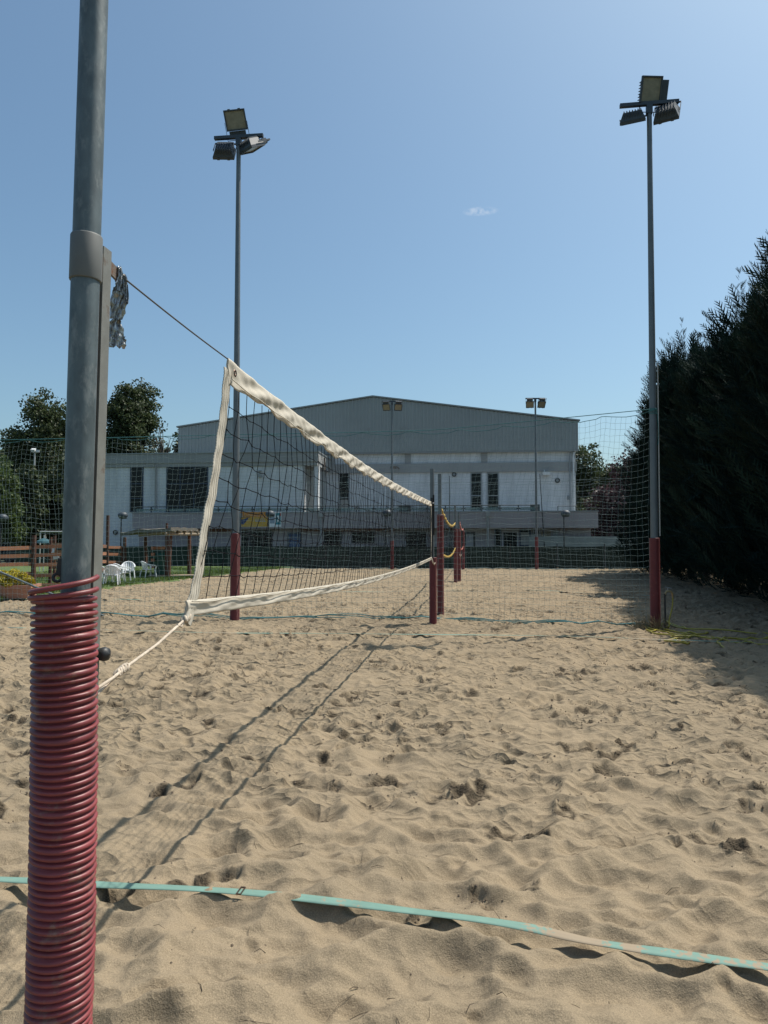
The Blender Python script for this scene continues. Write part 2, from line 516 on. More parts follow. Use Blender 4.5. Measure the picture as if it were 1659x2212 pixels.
def sand_mat():
    m = bpy.data.materials.new("beach court sand")
    m.use_nodes = True
    N, L = m.node_tree.nodes, m.node_tree.links
    b = N["Principled BSDF"]
    b.inputs["Roughness"].default_value = 0.95
    b.inputs["Specular IOR Level"].default_value = 0.15
    tc = N.new("ShaderNodeTexCoord")
    def noise(sc, det, rough=0.6):
        n = N.new("ShaderNodeTexNoise")
        n.inputs["Scale"].default_value = sc
        n.inputs["Detail"].default_value = det
        n.inputs["Roughness"].default_value = rough
        L.new(tc.outputs["Object"], n.inputs["Vector"])
        return n
    big = noise(0.55, 5)
    ramp = N.new("ShaderNodeMix"); ramp.data_type = 'RGBA'
    ramp.inputs["A"].default_value = (0.285, 0.223, 0.147, 1)
    ramp.inputs["B"].default_value = (0.235, 0.187, 0.126, 1)
    r0 = N.new("ShaderNodeMapRange"); r0.inputs["From Min"].default_value = 0.38; r0.inputs["From Max"].default_value = 0.66
    L.new(big.outputs["Fac"], r0.inputs["Value"]); L.new(r0.outputs["Result"], ramp.inputs["Factor"])
    # fresh, damp crumbs turned up by feet
    at = N.new("ShaderNodeAttribute"); at.attribute_name = "damp"
    mxd = N.new("ShaderNodeMix"); mxd.data_type = 'RGBA'
    L.new(at.outputs["Fac"], mxd.inputs["Factor"])
    L.new(ramp.outputs["Result"], mxd.inputs["A"])
    mxd.inputs["B"].default_value = (0.10, 0.078, 0.053, 1)
    # grains
    g = noise(190, 4, 0.8)
    rg = N.new("ShaderNodeMapRange"); rg.inputs["From Min"].default_value = 0.3; rg.inputs["From Max"].default_value = 0.7
    rg.inputs["To Min"].default_value = 0.62; rg.inputs["To Max"].default_value = 1.32
    L.new(g.outputs["Fac"], rg.inputs["Value"])
    mx = N.new("ShaderNodeMix"); mx.data_type = 'RGBA'; mx.blend_type = 'MULTIPLY'; mx.inputs["Factor"].default_value = 1
    L.new(mxd.outputs["Result"], mx.inputs["A"]); L.new(rg.outputs["Result"], mx.inputs["B"])
    L.new(mx.outputs["Result"], b.inputs["Base Color"])
    n1 = noise(55, 4, 0.7); n2 = noise(170, 3, 0.7)
    def math_(op, a, b, c=None):
        n = N.new("ShaderNodeMath"); n.operation = op
        for k, x in enumerate((a, b) if c is None else (a, b, c)):
            if isinstance(x, (int, float)): n.inputs[k].default_value = x
            else: L.new(x, n.inputs[k])
        return n.outputs[0]
    # small scuffs: hollows meeting in crisp little crests
    def scuffs(sx, sy, warp):
        wn_ = noise(5.0 * sx / 9.0, 1.0, 0.4)
        ctr = N.new("ShaderNodeVectorMath"); ctr.operation = 'SUBTRACT'
        L.new(wn_.outputs["Color"], ctr.inputs[0]); ctr.inputs[1].default_value = (0.5, 0.5, 0.5)
        scl = N.new("ShaderNodeVectorMath"); scl.operation = 'SCALE'; scl.inputs["Scale"].default_value = warp
        L.new(ctr.outputs[0], scl.inputs[0])
        mp = N.new("ShaderNodeMapping"); mp.inputs["Scale"].default_value = (sx, sy, 0.0)
        L.new(tc.outputs["Object"], mp.inputs["Vector"])
        ad = N.new("ShaderNodeVectorMath"); ad.operation = 'ADD'
        L.new(mp.outputs["Vector"], ad.inputs[0]); L.new(scl.outputs[0], ad.inputs[1])
        v = N.new("ShaderNodeTexVoronoi"); v.voronoi_dimensions = '2D'; v.inputs["Scale"].default_value = 1.0
        L.new(ad.outputs[0], v.inputs["Vector"])
        return math_('MULTIPLY', v.outputs["Distance"], v.outputs["Distance"])
    patch = noise(1.1, 3)
    pm = N.new("ShaderNodeMapRange"); pm.inputs["From Min"].default_value = 0.36; pm.inputs["From Max"].default_value = 0.64
    pm.inputs["To Min"].default_value = 0.25; pm.inputs["To Max"].default_value = 1.25
    L.new(patch.outputs["Fac"], pm.inputs["Value"])
    rel = math_('ADD', math_('MULTIPLY', scuffs(8.0, 14.0, 2.2), 0.043), math_('MULTIPLY', scuffs(19.0, 31.0, 2.2), 0.012))
    wr = N.new("ShaderNodeAttribute"); wr.attribute_name = "trampled"
    rel = math_('MULTIPLY', math_('MULTIPLY', rel, pm.outputs["Result"]), wr.outputs["Fac"])
    clod = noise(38, 3, 0.7)
    rel = math_('MULTIPLY_ADD', math_('MULTIPLY', at.outputs["Fac"], clod.outputs["Fac"]), 0.035, rel)
    rel = math_('MULTIPLY_ADD', n1.outputs["Fac"], 0.0040, rel)
    rel = math_('MULTIPLY_ADD', n2.outputs["Fac"], 0.0030, rel)
    bp = N.new("ShaderNodeBump"); bp.inputs["Strength"].default_value = 1.0; bp.inputs["Distance"].default_value = 1.0
    L.new(rel, bp.inputs["Height"]); L.new(bp.outputs["Normal"], b.inputs["Normal"])
    return m
M["sand"] = sand_mat()

def tape_mat():
    m = mat("teal court tape", (0.145, 0.255, 0.208), 0.75, 0.0, 0.12, 6)
    N, L = m.node_tree.nodes, m.node_tree.links
    b = N["Principled BSDF"]
    src = b.inputs["Base Color"].links[0].from_socket
    at = N.new("ShaderNodeAttribute"); at.attribute_name = "sandy"
    tc = N["Texture Coordinate"]
    n = N.new("ShaderNodeTexNoise"); n.inputs["Scale"].default_value = 40; n.inputs["Detail"].default_value = 5
    L.new(tc.outputs["Object"], n.inputs["Vector"])
    s = N.new("ShaderNodeMath"); s.operation = 'ADD'
    L.new(at.outputs["Fac"], s.inputs[0]); L.new(n.outputs["Fac"], s.inputs[1])
    r = N.new("ShaderNodeMapRange"); r.inputs["From Min"].default_value = 0.93; r.inputs["From Max"].default_value = 1.05
    L.new(s.outputs[0], r.inputs["Value"])
    mx = N.new("ShaderNodeMix"); mx.data_type = 'RGBA'
    L.new(r.outputs["Result"], mx.inputs["Factor"]); L.new(src, mx.inputs["A"])
    mx.inputs["B"].default_value = (0.28, 0.218, 0.146, 1)
    L.new(mx.outputs["Result"], b.inputs["Base Color"])
    return m
M["tape"] = tape_mat()

def glass_mat():
    m = bpy.data.materials.new("railing glass")
    m.use_nodes = True
    N, L = m.node_tree.nodes, m.node_tree.links
    b = N["Principled BSDF"]
    b.inputs["Base Color"].default_value = (0.16, 0.24, 0.24, 1)
    b.inputs["Roughness"].default_value = 0.1
    b.inputs["Alpha"].default_value = 0.55
    return m
M["rail_glass"] = glass_mat()

def net_alpha_free(m): return m

# ------------------------------------------------------------------ sand surface
RES = 0.02
HX0, HX1, HY0, HY1 = -31.0, 31.0, -6.0, 40.0
NXH, NYH = int((HX1 - HX0) / RES), int((HY1 - HY0) / RES)

def upnoise(cell, seed, nx=NXH, ny=NYH, ax=1.0):
    r = np.random.default_rng(seed)
    cx, cy = cell * ax / RES, cell / RES
    gx, gy = int(nx / cx) + 3, int(ny / cy) + 3
    g = r.random((gy, gx), dtype=np.float32)
    xs = np.arange(nx, dtype=np.float32) / cx
    ys = np.arange(ny, dtype=np.float32) / cy
    x0, y0 = xs.astype(int), ys.astype(int)
    fx, fy = xs - x0, ys - y0
    fx = fx * fx * (3 - 2 * fx); fy = fy * fy * (3 - 2 * fy)
    rows = g[:, x0] * (1 - fx) + g[:, x0 + 1] * fx
    return rows[y0] * (1 - fy)[:, None] + rows[y0 + 1] * fy[:, None] - 0.5

XG = HX0 + np.arange(NXH, dtype=np.float32) * RES
YG = HY0 + np.arange(NYH, dtype=np.float32) * RES
def scoops(cx, cy, seed, A, off, warp):
    """overlapping shallow scoops: smooth hollows that meet in sharp crests"""
    r = np.random.default_rng(seed)
    nx, ny = int((HX1 - HX0) / cx) + 6, int((HY1 - HY0) / cy) + 6
    jx = r.random((ny, nx), dtype=np.float32); jy = r.random((ny, nx), dtype=np.float32); jo = r.random((ny, nx), dtype=np.float32)
    out = np.empty((NYH, NXH), dtype=np.float32)
    WX = upnoise(cx * 1.6, seed + 1) * warp; WY = upnoise(cy * 1.6, seed + 2) * warp
    for y0 in range(0, NYH, 256):
        y1 = min(NYH, y0 + 256)
        X = (XG[None, :] - HX0) / cx + 2 + WX[y0:y1]
        Y = (YG[y0:y1, None] - HY0) / cy + 2 + WY[y0:y1]
        ix, iy = X.astype(np.int32), Y.astype(np.int32)
        best = np.full(X.shape, 9.0, dtype=np.float32)
        for dx in (-1, 0, 1):
            for dy in (-1, 0, 1):
                a_, b_ = np.clip(ix + dx, 0, nx - 1), np.clip(iy + dy, 0, ny - 1)
                px, py = a_ + jx[b_, a_], b_ + jy[b_, a_]
                d = (X - px) ** 2 + (Y - py) ** 2
                np.minimum(best, d + (jo[b_, a_] - 0.5) * off, out=best)
        out[y0:y1] = best
    out = 1.0 - np.exp(-1.35 * np.maximum(out + 0.12, 0))
    return (out - 0.38) * A
amp_mod = 0.75 + 0.9 * (upnoise(1.6, 61) + 0.25)
Hm = (upnoise(2.7, 1) * 0.05 + upnoise(1.1, 2) * 0.04 + scoops(0.27, 0.17, 5, 0.128, 0.40, 0.95) * amp_mod
      + scoops(0.14, 0.085, 8, 0.060, 0.4, 0.9) * (0.7 + 1.4 * upnoise(0.9, 62)) + scoops(0.085, 0.055, 9, 0.020, 0.4, 0.8))
Dm = np.zeros_like(Hm)
def stamp(cx, cy, a, b, ang, depth, rim, fresh):
    R = 1.75 * a
    i0, i1 = int((cx - R - HX0) / RES), int((cx + R - HX0) / RES) + 1
    j0, j1 = int((cy - R - HY0) / RES), int((cy + R - HY0) / RES) + 1
    if i0 < 0 or j0 < 0 or i1 >= NXH or j1 >= NYH: return
    X = HX0 + np.arange(i0, i1, dtype=np.float32) * RES - cx
    Y = (HY0 + np.arange(j0, j1, dtype=np.float32) * RES - cy)[:, None]
    c, s = math.cos(ang), math.sin(ang)
    p = (X * c + Y * s) / a
    q = (-X * s + Y * c) / b
    d = np.sqrt(p * p + q * q)
    h = Hm[j0:j1, i0:i1]
    w = smooth01((1.12 - d) / 0.34)
    mean = float(h.mean())
    bowl = mean - depth * (1 - 0.75 * np.clip(d, 0, 1) ** 2) * (1 + 0.45 * p)
    h[:] = h * (1 - 0.8 * w) + bowl * 0.8 * w + rim * np.exp(-((d - 1.2) / 0.22) ** 2) * (1 + 0.7 * p)
    if fresh:
        Dm[j0:j1, i0:i1] = np.maximum(Dm[j0:j1, i0:i1], fresh * smooth01((1.5 - d) / 0.5))
    else:
        Dm[j0:j1, i0:i1] *= (1 - 0.8 * w)

# broad, soft old prints first, crisper and fresher ones on top
def scatter(n, y0, y1, kx, amin, amax, dmin, dmax, pf):
    for _ in range(n):
        y = random.uniform(y0, y1)
        x = random.uniform(-1, 1) * (3 + kx * max(y, 0))
        a = random.uniform(amin, amax)
        fr = random.random() < pf
        stamp(x, y, a, a * random.uniform(0.45, 0.8), random.gauss(0.25, 0.9), random.uniform(dmin, dmax), random.uniform(0.3, 0.55) * dmin + 0.004,
              random.uniform(0.35, 0.85) if fr else 0)
scatter(260, -4, 16, 0.75, 0.13, 0.20, 0.015, 0.035, 0.0)
scatter(900, 14, 39.5, 0.62, 0.13, 0.20, 0.020, 0.040, 0.1)
PITS = []
def pits(n, y0, y1, kx, far):
    for _ in range(n):
        y = random.uniform(y0, y1)
        x = random.uniform(-1, 1) * (2 + kx * y)
        a = random.uniform(0.045, 0.085) * far
        fr = random.uniform(0.3, 0.8) if random.random() < 0.6 else 0
        if fr and y < 16: PITS.append((x, y, a))
        stamp(x, y, a, a * random.uniform(0.5, 0.9), random.uniform(0, 3.1), random.uniform(0.022, 0.045), 0.008, fr)
pits(40, 2.2, 4.5, 0.55, 0.7)
pits(1900, 4.3, 16, 0.6, 0.85)
pits(4200, 14, 39, 0.6, 1.4)
# trampled patches with turned-up damp crumbs, denser from six metres on
for _ in range(260):
    y = random.uniform(3.2, 16)
    x = random.uniform(-1, 1) * (1 + 0.6 * y)
    if y < 5 and random.random() < 0.5: continue
    PITS.append((x, y, 0.12))
    for _k in range(random.randint(1, 4)):
        stamp(x + random.gauss(0, 0.12), y + random.gauss(0, 0.10), random.uniform(0.05, 0.10), random.uniform(0.035, 0.06), random.uniform(0, 3.1),
              random.uniform(0.022, 0.045), 0.012, random.uniform(0.5, 1.0))
Hm -= float(Hm.mean())
def blur(A):
    B = A.copy()
    B[1:-1] = (A[:-2] + 2 * A[1:-1] + A[2:]) * 0.25
    A = B.copy()
    B[:, 1:-1] = (A[:, :-2] + 2 * A[:, 1:-1] + A[:, 2:]) * 0.25
    return B
Hm = 0.7 * Hm + 0.3 * blur(Hm)
Hm = np.clip(Hm, -0.13, 0.13)

def hsample(A, x, y):
    gx = np.clip((np.asarray(x) - HX0) / RES, 0, NXH - 2.001)
    gy = np.clip((np.asarray(y) - HY0) / RES, 0, NYH - 2.001)
    i, j = gx.astype(int), gy.astype(int)
    fx, fy = gx - i, gy - j
    return (A[j, i] * (1 - fx) + A[j, i + 1] * fx) * (1 - fy) + (A[j + 1, i] * (1 - fx) + A[j + 1, i + 1] * fx) * fy

def hnoise(x, y, cell, seed):
    X, Y = x / cell, y / cell
    i, j = np.floor(X).astype(np.int64), np.floor(Y).astype(np.int64)
    fx, fy = X - i, Y - j
    fx = fx * fx * (3 - 2 * fx); fy = fy * fy * (3 - 2 * fy)
    def h(a, b):
        n = (a * 73856093) ^ (b * 19349663) ^ (seed * 83492791)
        n = (n ^ (n >> 13)) * 1274126177
        return ((n ^ (n >> 16)) & 0xffff) / 65535.0
    return (h(i, j) * (1 - fx) + h(i + 1, j) * fx) * (1 - fy) + (h(i, j + 1) * (1 - fx) + h(i + 1, j + 1) * fx) * fy - 0.5

def sand_z(x, y): return float(hsample(Hm, np.array([x]), np.array([y]))[0])

rows = np.concatenate([np.arange(-5.0, 1.2, 0.08), 1.2 * np.exp(np.arange(0, math.log(39.4 / 1.2), 0.0031))])
NC = 700
tt = np.linspace(-1, 1, NC)
half = np.where(rows > 1.2, 1.45 + 0.62 * rows, 1.45 + 0.62 * 1.2)
SX = half[:, None] * tt[None, :]
SY = np.repeat(rows[:, None], NC, 1)
SZ = hsample(Hm, SX, SY)
DM = np.clip(hsample(Dm, SX, SY), 0, 1)
crumb = hnoise(SX, SY, 0.065, 5) * 0.050 + hnoise(SX, SY, 0.03, 6) * 0.030
SZ = SZ + DM * crumb * smooth01((30 - SY) / 20) + (hnoise(SX, SY, 0.10, 9) * 0.006 + hnoise(SX, SY, 0.04, 19) * 0.0035 + (0.2 - np.abs(hnoise(SX * 0.55, SY, 0.062, 39))) * 0.030 * (0.5 + 1.4 * np.clip(hnoise(SX, SY, 1.3, 40) + 0.25, 0, 1)))
damp = np.clip((DM * (0.8 + 1.8 * hnoise(SX, SY, 0.055, 8)) - 0.22) * 1.7, 0, 1)
tramp = 0.30 + 0.70 * smooth01((SY - 2.6 + 1.2 * hnoise(SX, SY, 1.0, 71)) / 3.2)
V = np.stack([SX, SY, SZ], -1).reshape(-1, 3)
nr = len(rows)
ii = (np.arange(nr - 1)[:, None] * NC + np.arange(NC - 1)[None, :]).ravel()
F = np.stack([ii, ii + 1, ii + NC + 1, ii + NC], 1)
sand = np_mesh("sand", V, F, M["sand"], smooth=True, attr={"damp": damp.ravel(), "trampled": tramp.ravel()})
tag(sand, kind="structure")

# ------------------------------------------------------------------ ground and lawn, hill
M["ground"] = mat("dry dark turf", (0.06, 0.07, 0.035), 0.95, 0.0, 0.3, 0.5)
M["lawn"] = mat("short lawn", (0.075, 0.115, 0.028), 0.95, 0.0, 0.35, 1.6, 0.02, 30, dirt=(0.17, 0.14, 0.06), dirt_amt=0.12, dscale=1.4)
M["asphalt"] = mat("asphalt", (0.055, 0.055, 0.057), 0.9, 0.0, 0.2, 2)
g = MB()
g.add([(-2500, -300, -0.16), (2500, -300, -0.16), (2500, 4000, -0.16), (-2500, 4000, -0.16)], [(0, 1, 2, 3)])
tag(g.build("ground", M["ground"]), kind="structure")

edge_y = np.array([-6, 10, 17.8, 22.5, 26.2, 32, 37.6, 41.0])
edge_x = np.array([-13.6, -11.0, -9.7, -9.0, -7.95, -7.0, -5.5, -4.5])
P = []
for y in np.arange(14, 41, 0.25):
    e = float(np.interp(y, edge_y, edge_x)) + 0.10 * math.sin(y * 3.1) + 0.06 * math.sin(y * 7.7 + 1)
    row = []
    for k in range(14):
        t = (k / 13) ** 2
        x = e + (-32 - e) * t
        z = 0.09 + 0.03 * math.sin(x * 1.3 + y) * min(1, t * 8) if k > 0 else -0.13
        row.append((x if k else e + 0.12, y, z))
    P.append(row)
g = MB(); g.grid([list(reversed(r)) for r in P])
lawn = g.build("lawn", M["lawn"])
tag(lawn, kind="structure")

# grass blades on the lawn: one mass
nb = 60000
by = 16 + (rng.random(nb) ** 1.3) * 22
e = np.interp(by, edge_y, edge_x)
bx = e - (rng.random(nb) ** 1.6) * 9 + rng.normal(0, 0.10, nb)
bh = rng.uniform(0.03, 0.085, nb)
ba = rng.random(nb) * 2 * np.pi
bw = 0.008 + 0.006 * rng.random(nb)
bz = np.full(nb, 0.06)
lx, ly = rng.normal(0, 0.02, nb), rng.normal(0, 0.02, nb)
V = np.stack([np.stack([bx - np.cos(ba) * bw, by - np.sin(ba) * bw, bz], 1), np.stack([bx + np.cos(ba) * bw, by + np.sin(ba) * bw, bz], 1),
              np.stack([bx + lx, by + ly, bz + 0.03 + bh], 1)], 1).reshape(-1, 3)
F = np.arange(nb * 3).reshape(-1, 3)
M["blade"] = leaf_mat("grass blades", (0.085, 0.135, 0.030), 0.5, 0.35)
tag(np_mesh("grass", V, F, M["blade"], attr={"tone": np.repeat(rng.random(nb), 3)}), kind="stuff")

# wooded hill at the far left
P = []
for i in range(30):
    x = -420 + 330 * i / 29
    row = []
    for j in range(12):
        y = 330 + 260 * j / 11
        hgt = 62 * math.exp(-((x + 250) / 150) ** 2) * math.sin(math.pi * min(1, j / 8.0) * 0.5)
        row.append((x, y, -2 + hgt + 3 * math.sin(x * 0.13 + y * 0.1)))
    P.append(row)
g = MB(); g.grid([list(r) for r in P])
M["hill"] = mat("distant woodland floor", (0.035, 0.055, 0.03), 0.95, 0.0, 0.4, 0.1)
hill = g.build("hill", M["hill"]); tag(hill, kind="structure")

# ------------------------------------------------------------------ trees
def add_tubes_np(paths, radii, n=6):
    g = MB()
    for p, r in zip(paths, radii): g.tube(p, r, n, caps=False)
    return g

def leaf_quads(C, size, tone, up_bias=0.0, aspect=0.6, seed=0):
    """one kite-shaped leaf (two triangles as a quad) per centre"""
    r = np.random.default_rng(seed)
    n = len(C)
    d = r.normal(size=(n, 3)); d[:, 2] += up_bias
    d /= np.linalg.norm(d, axis=1)[:, None]
    q = r.normal(size=(n, 3))
    q -= d * np.sum(q * d, 1)[:, None]
    q /= np.linalg.norm(q, axis=1)[:, None]
    s = (size * r.uniform(0.6, 1.3, n))[:, None]
    V = np.stack([C - d * s * 0.5, C + q * s * 0.5 * aspect, C + d * s * 0.5, C - q * s * 0.5 * aspect], 1).reshape(-1, 3)
    F = np.arange(n * 4).reshape(-1, 4)
    return V, F, np.repeat(tone, 4)

def broad_tree(name, label, loc, H, R, leafm, seed, crown0=0.25, n_clump=90, per=70, leaf=0.22, cat="tree", group=None, lean=0.0, squash=1.0, hull=1.0):
    r = np.random.default_rng(seed)
    t = thing(name, label, cat, loc, group=group)
    zc = H * (crown0 + 1) / 2
    rz = H * (1 - crown0) / 2
    cl, paths, rad = [], [], []
    trunk = [(0, 0, -0.2), (lean * 0.3, 0.0, H * 0.2), (lean * 0.6, 0.05, H * 0.45), (lean, 0.0, H * 0.8)]
    paths.append(trunk); rad.append([0.028 * H, 0.022 * H, 0.015 * H, 0.005 * H])
    # a few lobes give the outline its bumps
    lobes = []
    for k in range(14):
        a = k * 2.4 + r.normal(0, 0.3) + seed; h = -0.75 + 1.62 * k / 13 + r.normal(0, 0.06)
        q = math.sqrt(max(0.05, 1 - h * h)) * r.uniform(0.40, 0.70)
        lobes.append((np.array([lean + math.cos(a) * q * R, math.sin(a) * q * R, zc + h * rz * 0.8]), r.uniform(0.32, 0.55)))
    for k in range(n_clump):
        c, f = lobes[r.integers(len(lobes))]
        d = r.normal(size=3); d /= np.linalg.norm(d)
        p = c + d * np.array([R, R, rz * squash]) * f * (r.random() ** 0.35)
        if p[2] < H * 0.06: p[2] = H * 0.06
        cl.append(p)
        if k % 3 == 0:
            z0 = H * r.uniform(0.2, 0.7)
            s = np.array([lean * z0 / H, 0, min(z0, p[2])])
            mid = (s + p) / 2 + r.normal(size=3) * 0.04 * H
            paths.append([tuple(s), tuple(mid), tuple(p)]); rad.append([0.008 * H, 0.005 * H, 0.0015 * H])
    cl = np.array(cl)
    tone_c = r.random(len(cl))
    cs = R * 0.20 * r.uniform(0.7, 1.4, len(cl))
    dd = r.normal(size=(len(cl) * per, 3)); dd /= np.linalg.norm(dd, axis=1)[:, None]
    C = np.repeat(cl, per, 0) + dd * (r.random(len(dd)) ** 0.5 * np.repeat(cs, per) * 1.5)[:, None] * np.array([1, 1, 0.7])
    tone = np.clip(np.repeat(tone_c, per) * 0.7 + r.random(len(C)) * 0.3, 0, 1)
    Vq, Fq, tq = leaf_quads(C, leaf, tone, 0.3, 0.7, seed + 1)
    add_tubes_np(paths, rad).build("trunk", M["bark"], t, world=False)
    np_mesh("crown", Vq, Fq, leafm, t, attr={"tone": tq})
    return t

def frond_template():
    """a flat feathery cypress spray along +x, tip at x = 1"""
    tri = []
    def leafp(x, s, L, w):
        a = 0.62
        bx_, by_ = x + math.cos(a) * L, s * math.sin(a) * L
        nx_, ny_ = -math.sin(a) * w * s, math.cos(a) * w
        tri.append([(x - w, 0, 0), (x + w * 1.2, 0, 0), (bx_, by_, -0.10 * L)])
        for q in (0.35, 0.65):
            cx_, cy_ = x + math.cos(a) * L * q, s * math.sin(a) * L * q
            tri.append([(cx_ - w * 0.6, cy_, -0.1 * L * q), (cx_ + w * 0.6, cy_, -0.1 * L * q), (cx_ + L * 0.42, cy_ + s * 0.06 * L, -0.05)])
    tri.append([(0, -0.035, 0), (0, 0.035, 0), (1.0, 0, 0.0)])
    for k, x in enumerate((0.12, 0.30, 0.48, 0.66, 0.80)):
        L = (0.36, 0.40, 0.34, 0.25, 0.16)[k]
        leafp(x, 1, L, 0.045); leafp(x + 0.07, -1, L, 0.045)
    return np.array(tri, dtype=np.float32)
FT = frond_template()

def cypress_mesh(H, R, n, seed):
    r = np.random.default_rng(seed)
    # bulging branch tips make lobes; leaders on top
    nb_ = 85
    bz_ = 0.86 * H * (r.random(nb_) ** 0.9)
    ba_ = r.uniform(0, 2 * np.pi, nb_)
    bo_ = r.uniform(0.55, 1.35, nb_)
    def prof(z): return R * np.clip(1 - (z / H) ** 2.2, 0.05, 1) ** 0.85 * (0.86 + 0.14 * np.minimum(1, z / 1.5))
    k = r.integers(0, nb_, n)
    f = r.random(n) ** 0.45
    z = np.clip(bz_[k] + r.normal(0, 0.30, n) + 0.5 * f, 0.05, H)
    a = ba_[k] + r.normal(0, 0.25, n) / np.maximum(0.3, f)
    rad = prof(z) * bo_[k] * f
    Pn = np.stack([np.cos(a) * rad, np.sin(a) * rad, z - (1 - f) * 0.25], 1)
    d = np.stack([np.cos(a), np.sin(a), r.normal(0.75, 0.45, n)], 1) + r.normal(0, 0.35, (n, 3))
    top = smooth01((z - 0.75 * H) / (0.25 * H))
    d[:, 2] += top * 1.6
    # leaders
    nl = 1300
    NL = 14
    la = r.uniform(0, 2 * np.pi, NL); lr = R * r.uniform(0.05, 0.85, NL); lh = H * (1.10 - 0.34 * (lr / R)) + r.uniform(-0.8, 0.45, NL)
    kk = r.integers(0, NL, nl)
    tz = r.random(nl) ** 0.8
    ca = r.uniform(0, 2 * np.pi, nl); cr_ = tz * 0.36 * r.random(nl) ** 0.5
    Pl = np.stack([np.cos(la[kk]) * lr[kk] + np.cos(ca) * cr_, np.sin(la[kk]) * lr[kk] + np.sin(ca) * cr_, lh[kk] - tz * 3.0], 1)
    dl = np.stack([np.cos(ca) * 0.8 + r.normal(0, 0.2, nl), np.sin(ca) * 0.8 + r.normal(0, 0.2, nl), np.full(nl, 1.15)], 1)
    Pn = np.concatenate([Pn, Pl]); d = np.concatenate([d, dl])
    d /= np.linalg.norm(d, axis=1)[:, None]
    N_ = len(Pn)
    s = np.concatenate([r.uniform(0.40, 0.95, n), r.uniform(0.18, 0.40, nl) * (0.6 + 0.6 * tz)])
    q = np.cross(d, np.array([0, 0, 1.0])) + r.normal(0, 0.45, (N_, 3))
    q -= d * np.sum(q * d, 1)[:, None]; q /= np.linalg.norm(q, axis=1)[:, None]
    w = np.cross(d, q)
    T = FT.reshape(-1, 3)
    V = Pn[:, None, :] + s[:, None, None] * (T[None, :, 0:1] * d[:, None, :] + T[None, :, 1:2] * q[:, None, :] + T[None, :, 2:3] * w[:, None, :])
    V = V.reshape(-1, 3)
    F = np.arange(len(V)).reshape(-1, 3)
    tone = np.repeat(np.clip(np.concatenate([r.random(nb_)[k], r.random(nl)]) * 0.65 + r.random(N_) * 0.35, 0, 1), len(T))
    return V, F, tone

cyp = []
for i, (H, R) in enumerate(((9.6, 2.0), (10.3, 2.1), (8.8, 1.9))):
    V, F, tone = cypress_mesh(H, R, 3600, 40 + i)
    t = thing("cypress_tree", "", "tree", (0, 0, 0), group="cypress trees in the hedge along the right of the courts")
    gb = MB(); gb.tube([(0, 0, -0.2), (0.03, 0, H * 0.4), (0, 0.02, H * 0.92)], [0.17, 0.11, 0.02], 8, caps=False)
    gb.build("trunk", M["bark"], t, world=False)
    np_mesh("crown", V, F, M["leaf_cypress"], t, attr={"tone": tone})
    cyp.append(t)
CY = [(9.2, 0, 0.96), (11.7, 1, 0.93), (14.0, 2, 1.0), (16.4, 0, 0.97), (18.7, 1, 0.85), (21.0, 2, 1.02), (23.4, 0, 0.90), (25.7, 1, 0.84), (28.1, 2, 1.10), (30.6, 0, 1.03), (33.2, 2, 0.92), (36.0, 1, 0.60)]
NTH = ["nearest", "second", "third", "fourth", "fifth", "sixth", "seventh", "eighth", "ninth", "tenth", "eleventh", "farthest"]
first = set()
for i, (y, k, sc) in enumerate(CY):
    o = cyp[k] if k not in first else copy_tree(cyp[k])
    first.add(k)
    o.location = (10.9 + 0.19 * (y - 21.3) + random.uniform(-0.2, 0.2), y, -0.1)
    o.rotation_euler = (0, 0, i * 2.1)
    o.scale = (sc * random.uniform(0.95, 1.05) * (0.86 if y > 27 else 1), sc * (0.86 if y > 27 else 1), sc)
    o["label"] = "dark feathery cypress, %s from the camera in the tall hedge right of the courts" % NTH[i]

def at_pix(u, v, Y):
    p = D(u, v, Y); return p
def tree_by(name, label, u, vtop, Y, width_px, leafm, seed, **k):
    p = D(u, vtop, Y)
    H = p.z * 0.97
    R = width_px / FPX * Y / 2 * 1.12
    return broad_tree(name, label, (p.x, Y, 0), H, R, leafm, seed, **k)

tree_by("oak_tree", "broad dark tree left of the near post, half hidden behind the far catch net", 98, 858, 70, 148, M["leaf_oak"], 101, crown0=0.1, n_clump=340, per=120, leaf=0.28)
tree_by("oak_tree", "tall dark round-topped tree rising behind the left wing of the hall", 287, 822, 74, 128, M["leaf_oak"], 102, crown0=0.2, n_clump=340, per=120, leaf=0.28)
tree_by("young_tree", "low thin tree between the tall dark tree and the hall cladding", 350, 962, 76, 62, M["leaf_oak"], 103, crown0=0.2, n_clump=120, per=45, leaf=0.32)
tree_by("young_tree", "slim pale tree touching the left corner of the hall cladding", 398, 928, 78, 52, M["leaf_oak"], 104, crown0=0.2, n_clump=150, per=45, leaf=0.32)
tree_by("leafy_tree", "bright green tree at the left picture edge behind the slat fence", -5, 985, 46, 100, M["leaf_green"], 105, crown0=0.05, n_clump=150, per=75, leaf=0.20)
tree_by("leafy_tree", "dark tree low behind the slim lamp masts left of the near post", 62, 1010, 58, 110, M["leaf_oak"], 106, crown0=0.02, n_clump=150, per=80, leaf=0.30)
tree_by("leafy_tree", "dark tree mostly hidden behind the near post", 150, 1000, 60, 130, M["leaf_oak"], 107, crown0=0.02, n_clump=160, per=80, leaf=0.30)
tree_by("leafy_tree", "dark tree against the left end of the white wing wall", 205, 1090, 62, 60, M["leaf_oak"], 117, crown0=0.02, n_clump=70, per=60, leaf=0.30)
tree_by("leafy_tree", "dark green tree against the right end of the hall", 1262, 955, 62, 110, M["leaf_oak"], 108, crown0=0.05, n_clump=170, per=80, leaf=0.26)
